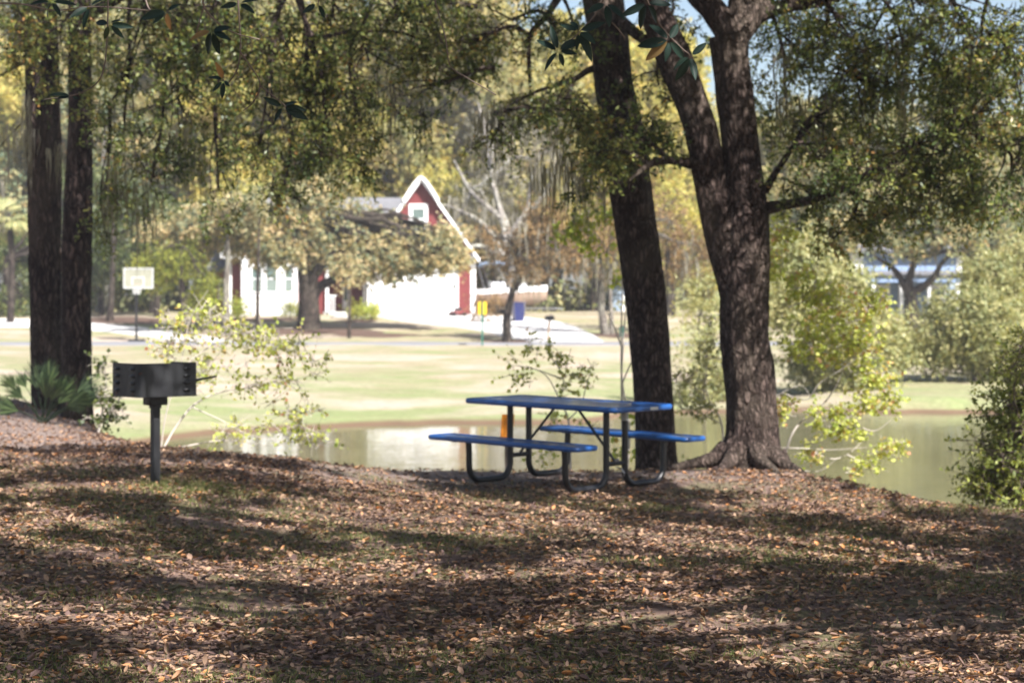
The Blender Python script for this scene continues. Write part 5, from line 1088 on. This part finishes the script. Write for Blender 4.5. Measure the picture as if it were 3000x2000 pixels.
# the tall wood behind: several individually grown trees, copied
protos = []
def wood_tree(i, mat, h, moss):
    b = np.array([0., 0, 0]); T = Tree('forest_tree', 'x', 'tree', b, 200+i)
    r = T.r; T.trunk([(0, 0, -.3), (r.normal(0, .2), 0, h*.25), (r.normal(0, .4), 0, h*.5), (r.normal(0, .5), 0, h*.85)], [.34, .28, .2, .07], 12, .4, .08, (.4, .4), i)
    for k in range(7):
        a = r.uniform(0, 6.28); z = h*r.uniform(.2, .7); e = np.array([math.cos(a), math.sin(a), .7])*r.uniform(2, 3.5)
        T.limb([(0, 0, z), np.array([0, 0, z])+e*.5+(0, 0, .2), np.array([0, 0, z])+e], [.11, .07, .03], 6, 8, .3)
    for k in range(14):
        a = r.uniform(0, 6.28); z = h*(.22+.78*k/14); rr = (1.9+1.2*math.sin(math.pi*(k+2)/16))*r.uniform(.6, 1.2); c = np.array([math.cos(a)*rr*.9, math.sin(a)*rr*.9, z])
        T.foliage(c, (2.3, 2.3, 1.45), 22, 10, 10, .28, .17, anchor=(0, 0, max(.5, z-1.5)), lr=.05, sub_r=.26, limb_r=.07, wob=.3, **FL)
        if moss: T.moss(c-(0, 0, .6), (1.5, 1.5, .6), moss, (.6, 2.4), .05, 4)
    return T.finish(M['grey_bark' if moss else 'far_bark'], mat)
protos = [wood_tree(0, M['leaf_far_yellow'], 17, 0), wood_tree(1, M['leaf_far_olive'], 18, 0), wood_tree(2, M['leaf_far_yellow'], 16, 0), wood_tree(3, M['leaf_far_olive'], 16, 12), wood_tree(4, M['leaf_mixed'], 14, 6)]
rw = np.random.default_rng(77)
def copy_tree(o, parent=None):
    c = o.copy(); col.objects.link(c); c.parent = parent
    for ch in o.children: copy_tree(ch, c)
    return c
spots = []
for k in range(15): spots.append((-180+150*k+rw.uniform(-40, 40), 118+rw.uniform(-3, 6), None))
for k in range(15): spots.append((-260+165*k+rw.uniform(-40, 40), 130+rw.uniform(-4, 6), None))
for k in range(13): spots.append((-300+190*k+rw.uniform(-40, 40), 146+rw.uniform(-4, 8), None))
for k in range(8): spots.append((2080+150*k+rw.uniform(-30, 30), 122+rw.uniform(-3, 8), 'right'))
for k in range(7): spots.append((2050+180*k+rw.uniform(-30, 30), 140+rw.uniform(-3, 8), 'right'))
used = [False]*5; families = {}
for i, (px, D, side) in enumerate(spots):
    k = int(rw.choice([0, 1, 2, 3, 4], p=[.26, .26, .22, .16, .10])) if px < 2000 else int(rw.choice([1, 3, 4]))
    if 950 < px < 1900 and D < 136: k = int(rw.choice([0, 0, 2, 1]))
    if 1350 < px < 1600 and D < 124: k = 3
    o = protos[k] if not used[k] else copy_tree(protos[k]); used[k] = True
    p = GP(px, D); sc = rw.uniform(.9, 1.2) if side is None else rw.uniform(.66, .92)
    if D > 140 and side is None: sc *= 1.25
    o.location = tuple(float(a) for a in p); o.scale = (sc, sc, sc*rw.uniform(.95, 1.1)); o.rotation_euler = (0, 0, rw.uniform(0, 6.28))
    where = 'left of the red house' if px < 600 else 'behind the red house' if px < 1500 else 'behind the near oaks' if px < 2080 else 'behind the blue house'
    kind = {0: 'tall yellow-green tree', 1: 'tall olive tree', 2: 'yellow-leaved tree', 3: 'grey mossy olive tree', 4: 'lower blue-green leaved tree'}[k]
    tag(o, f'{kind} in the far wood {where}', 'tree', f'{kind}s in the far wood {where}')
    families.setdefault(o['group'], []).append((px, o))
ORD = ['leftmost', 'second from left', 'third from left', 'fourth from left', 'fifth from left', 'sixth from left', 'seventh from left', 'eighth from left']
for fam in families.values():
    fam.sort(key=lambda q: q[0])
    if len(fam) > 1:
        for k, (px, o) in enumerate(fam): o['label'] += ', '+('rightmost' if k == len(fam)-1 else ORD[k])
for k, u_ in enumerate(used):
    if not u_:
        for ch in list(protos[k].children): bpy.data.objects.remove(ch)
        bpy.data.objects.remove(protos[k])
# undergrowth at the foot of the wood
n = 26000
X = rng.uniform(-48, 60, n); Y = rng.uniform(116, 152, n); hh = rng.random(n)**1.4*2.6*(0.6+.5*vnoise(np.stack([X*.25, Y*.2, X*0], -1), 9))
pos = np.stack([X, Y, ground_z(X, Y)+np.maximum(hh, .05)], 1)
kk = .6+.8*rng.random(n)
v, f, t_ = leaf_quads(pos, rand_dir(n), unit(rand_dir(n)+(0, 0, .4)), .42*kk, .24*kk, np.clip(rng.random(n)*.8+.2*vnoise(pos*.4, 3), 0, 1))
uo = build('undergrowth', v, [f], M['leaf_shrub'], tint=t_); tag(uo, 'low mixed brush along the foot of the far wood', 'undergrowth', kind='stuff')

# ------------------------------------------------------------------ the air
t = NT('haze_air'); pv = t.n('VolumePrincipled'); pv.inputs['Color'].default_value = (.93, .95, 1, 1); pv.inputs['Density'].default_value = .0006; pv.inputs['Anisotropy'].default_value = .1
t.l(pv.outputs[0], t.out.inputs['Volume'])
hz_o = MB().box(-700, 700, -60, 540, -4.5, 36).build('haze', t.m); tag(hz_o, 'thin pale haze in the air over the pond and the far lawn', 'haze', kind='stuff')
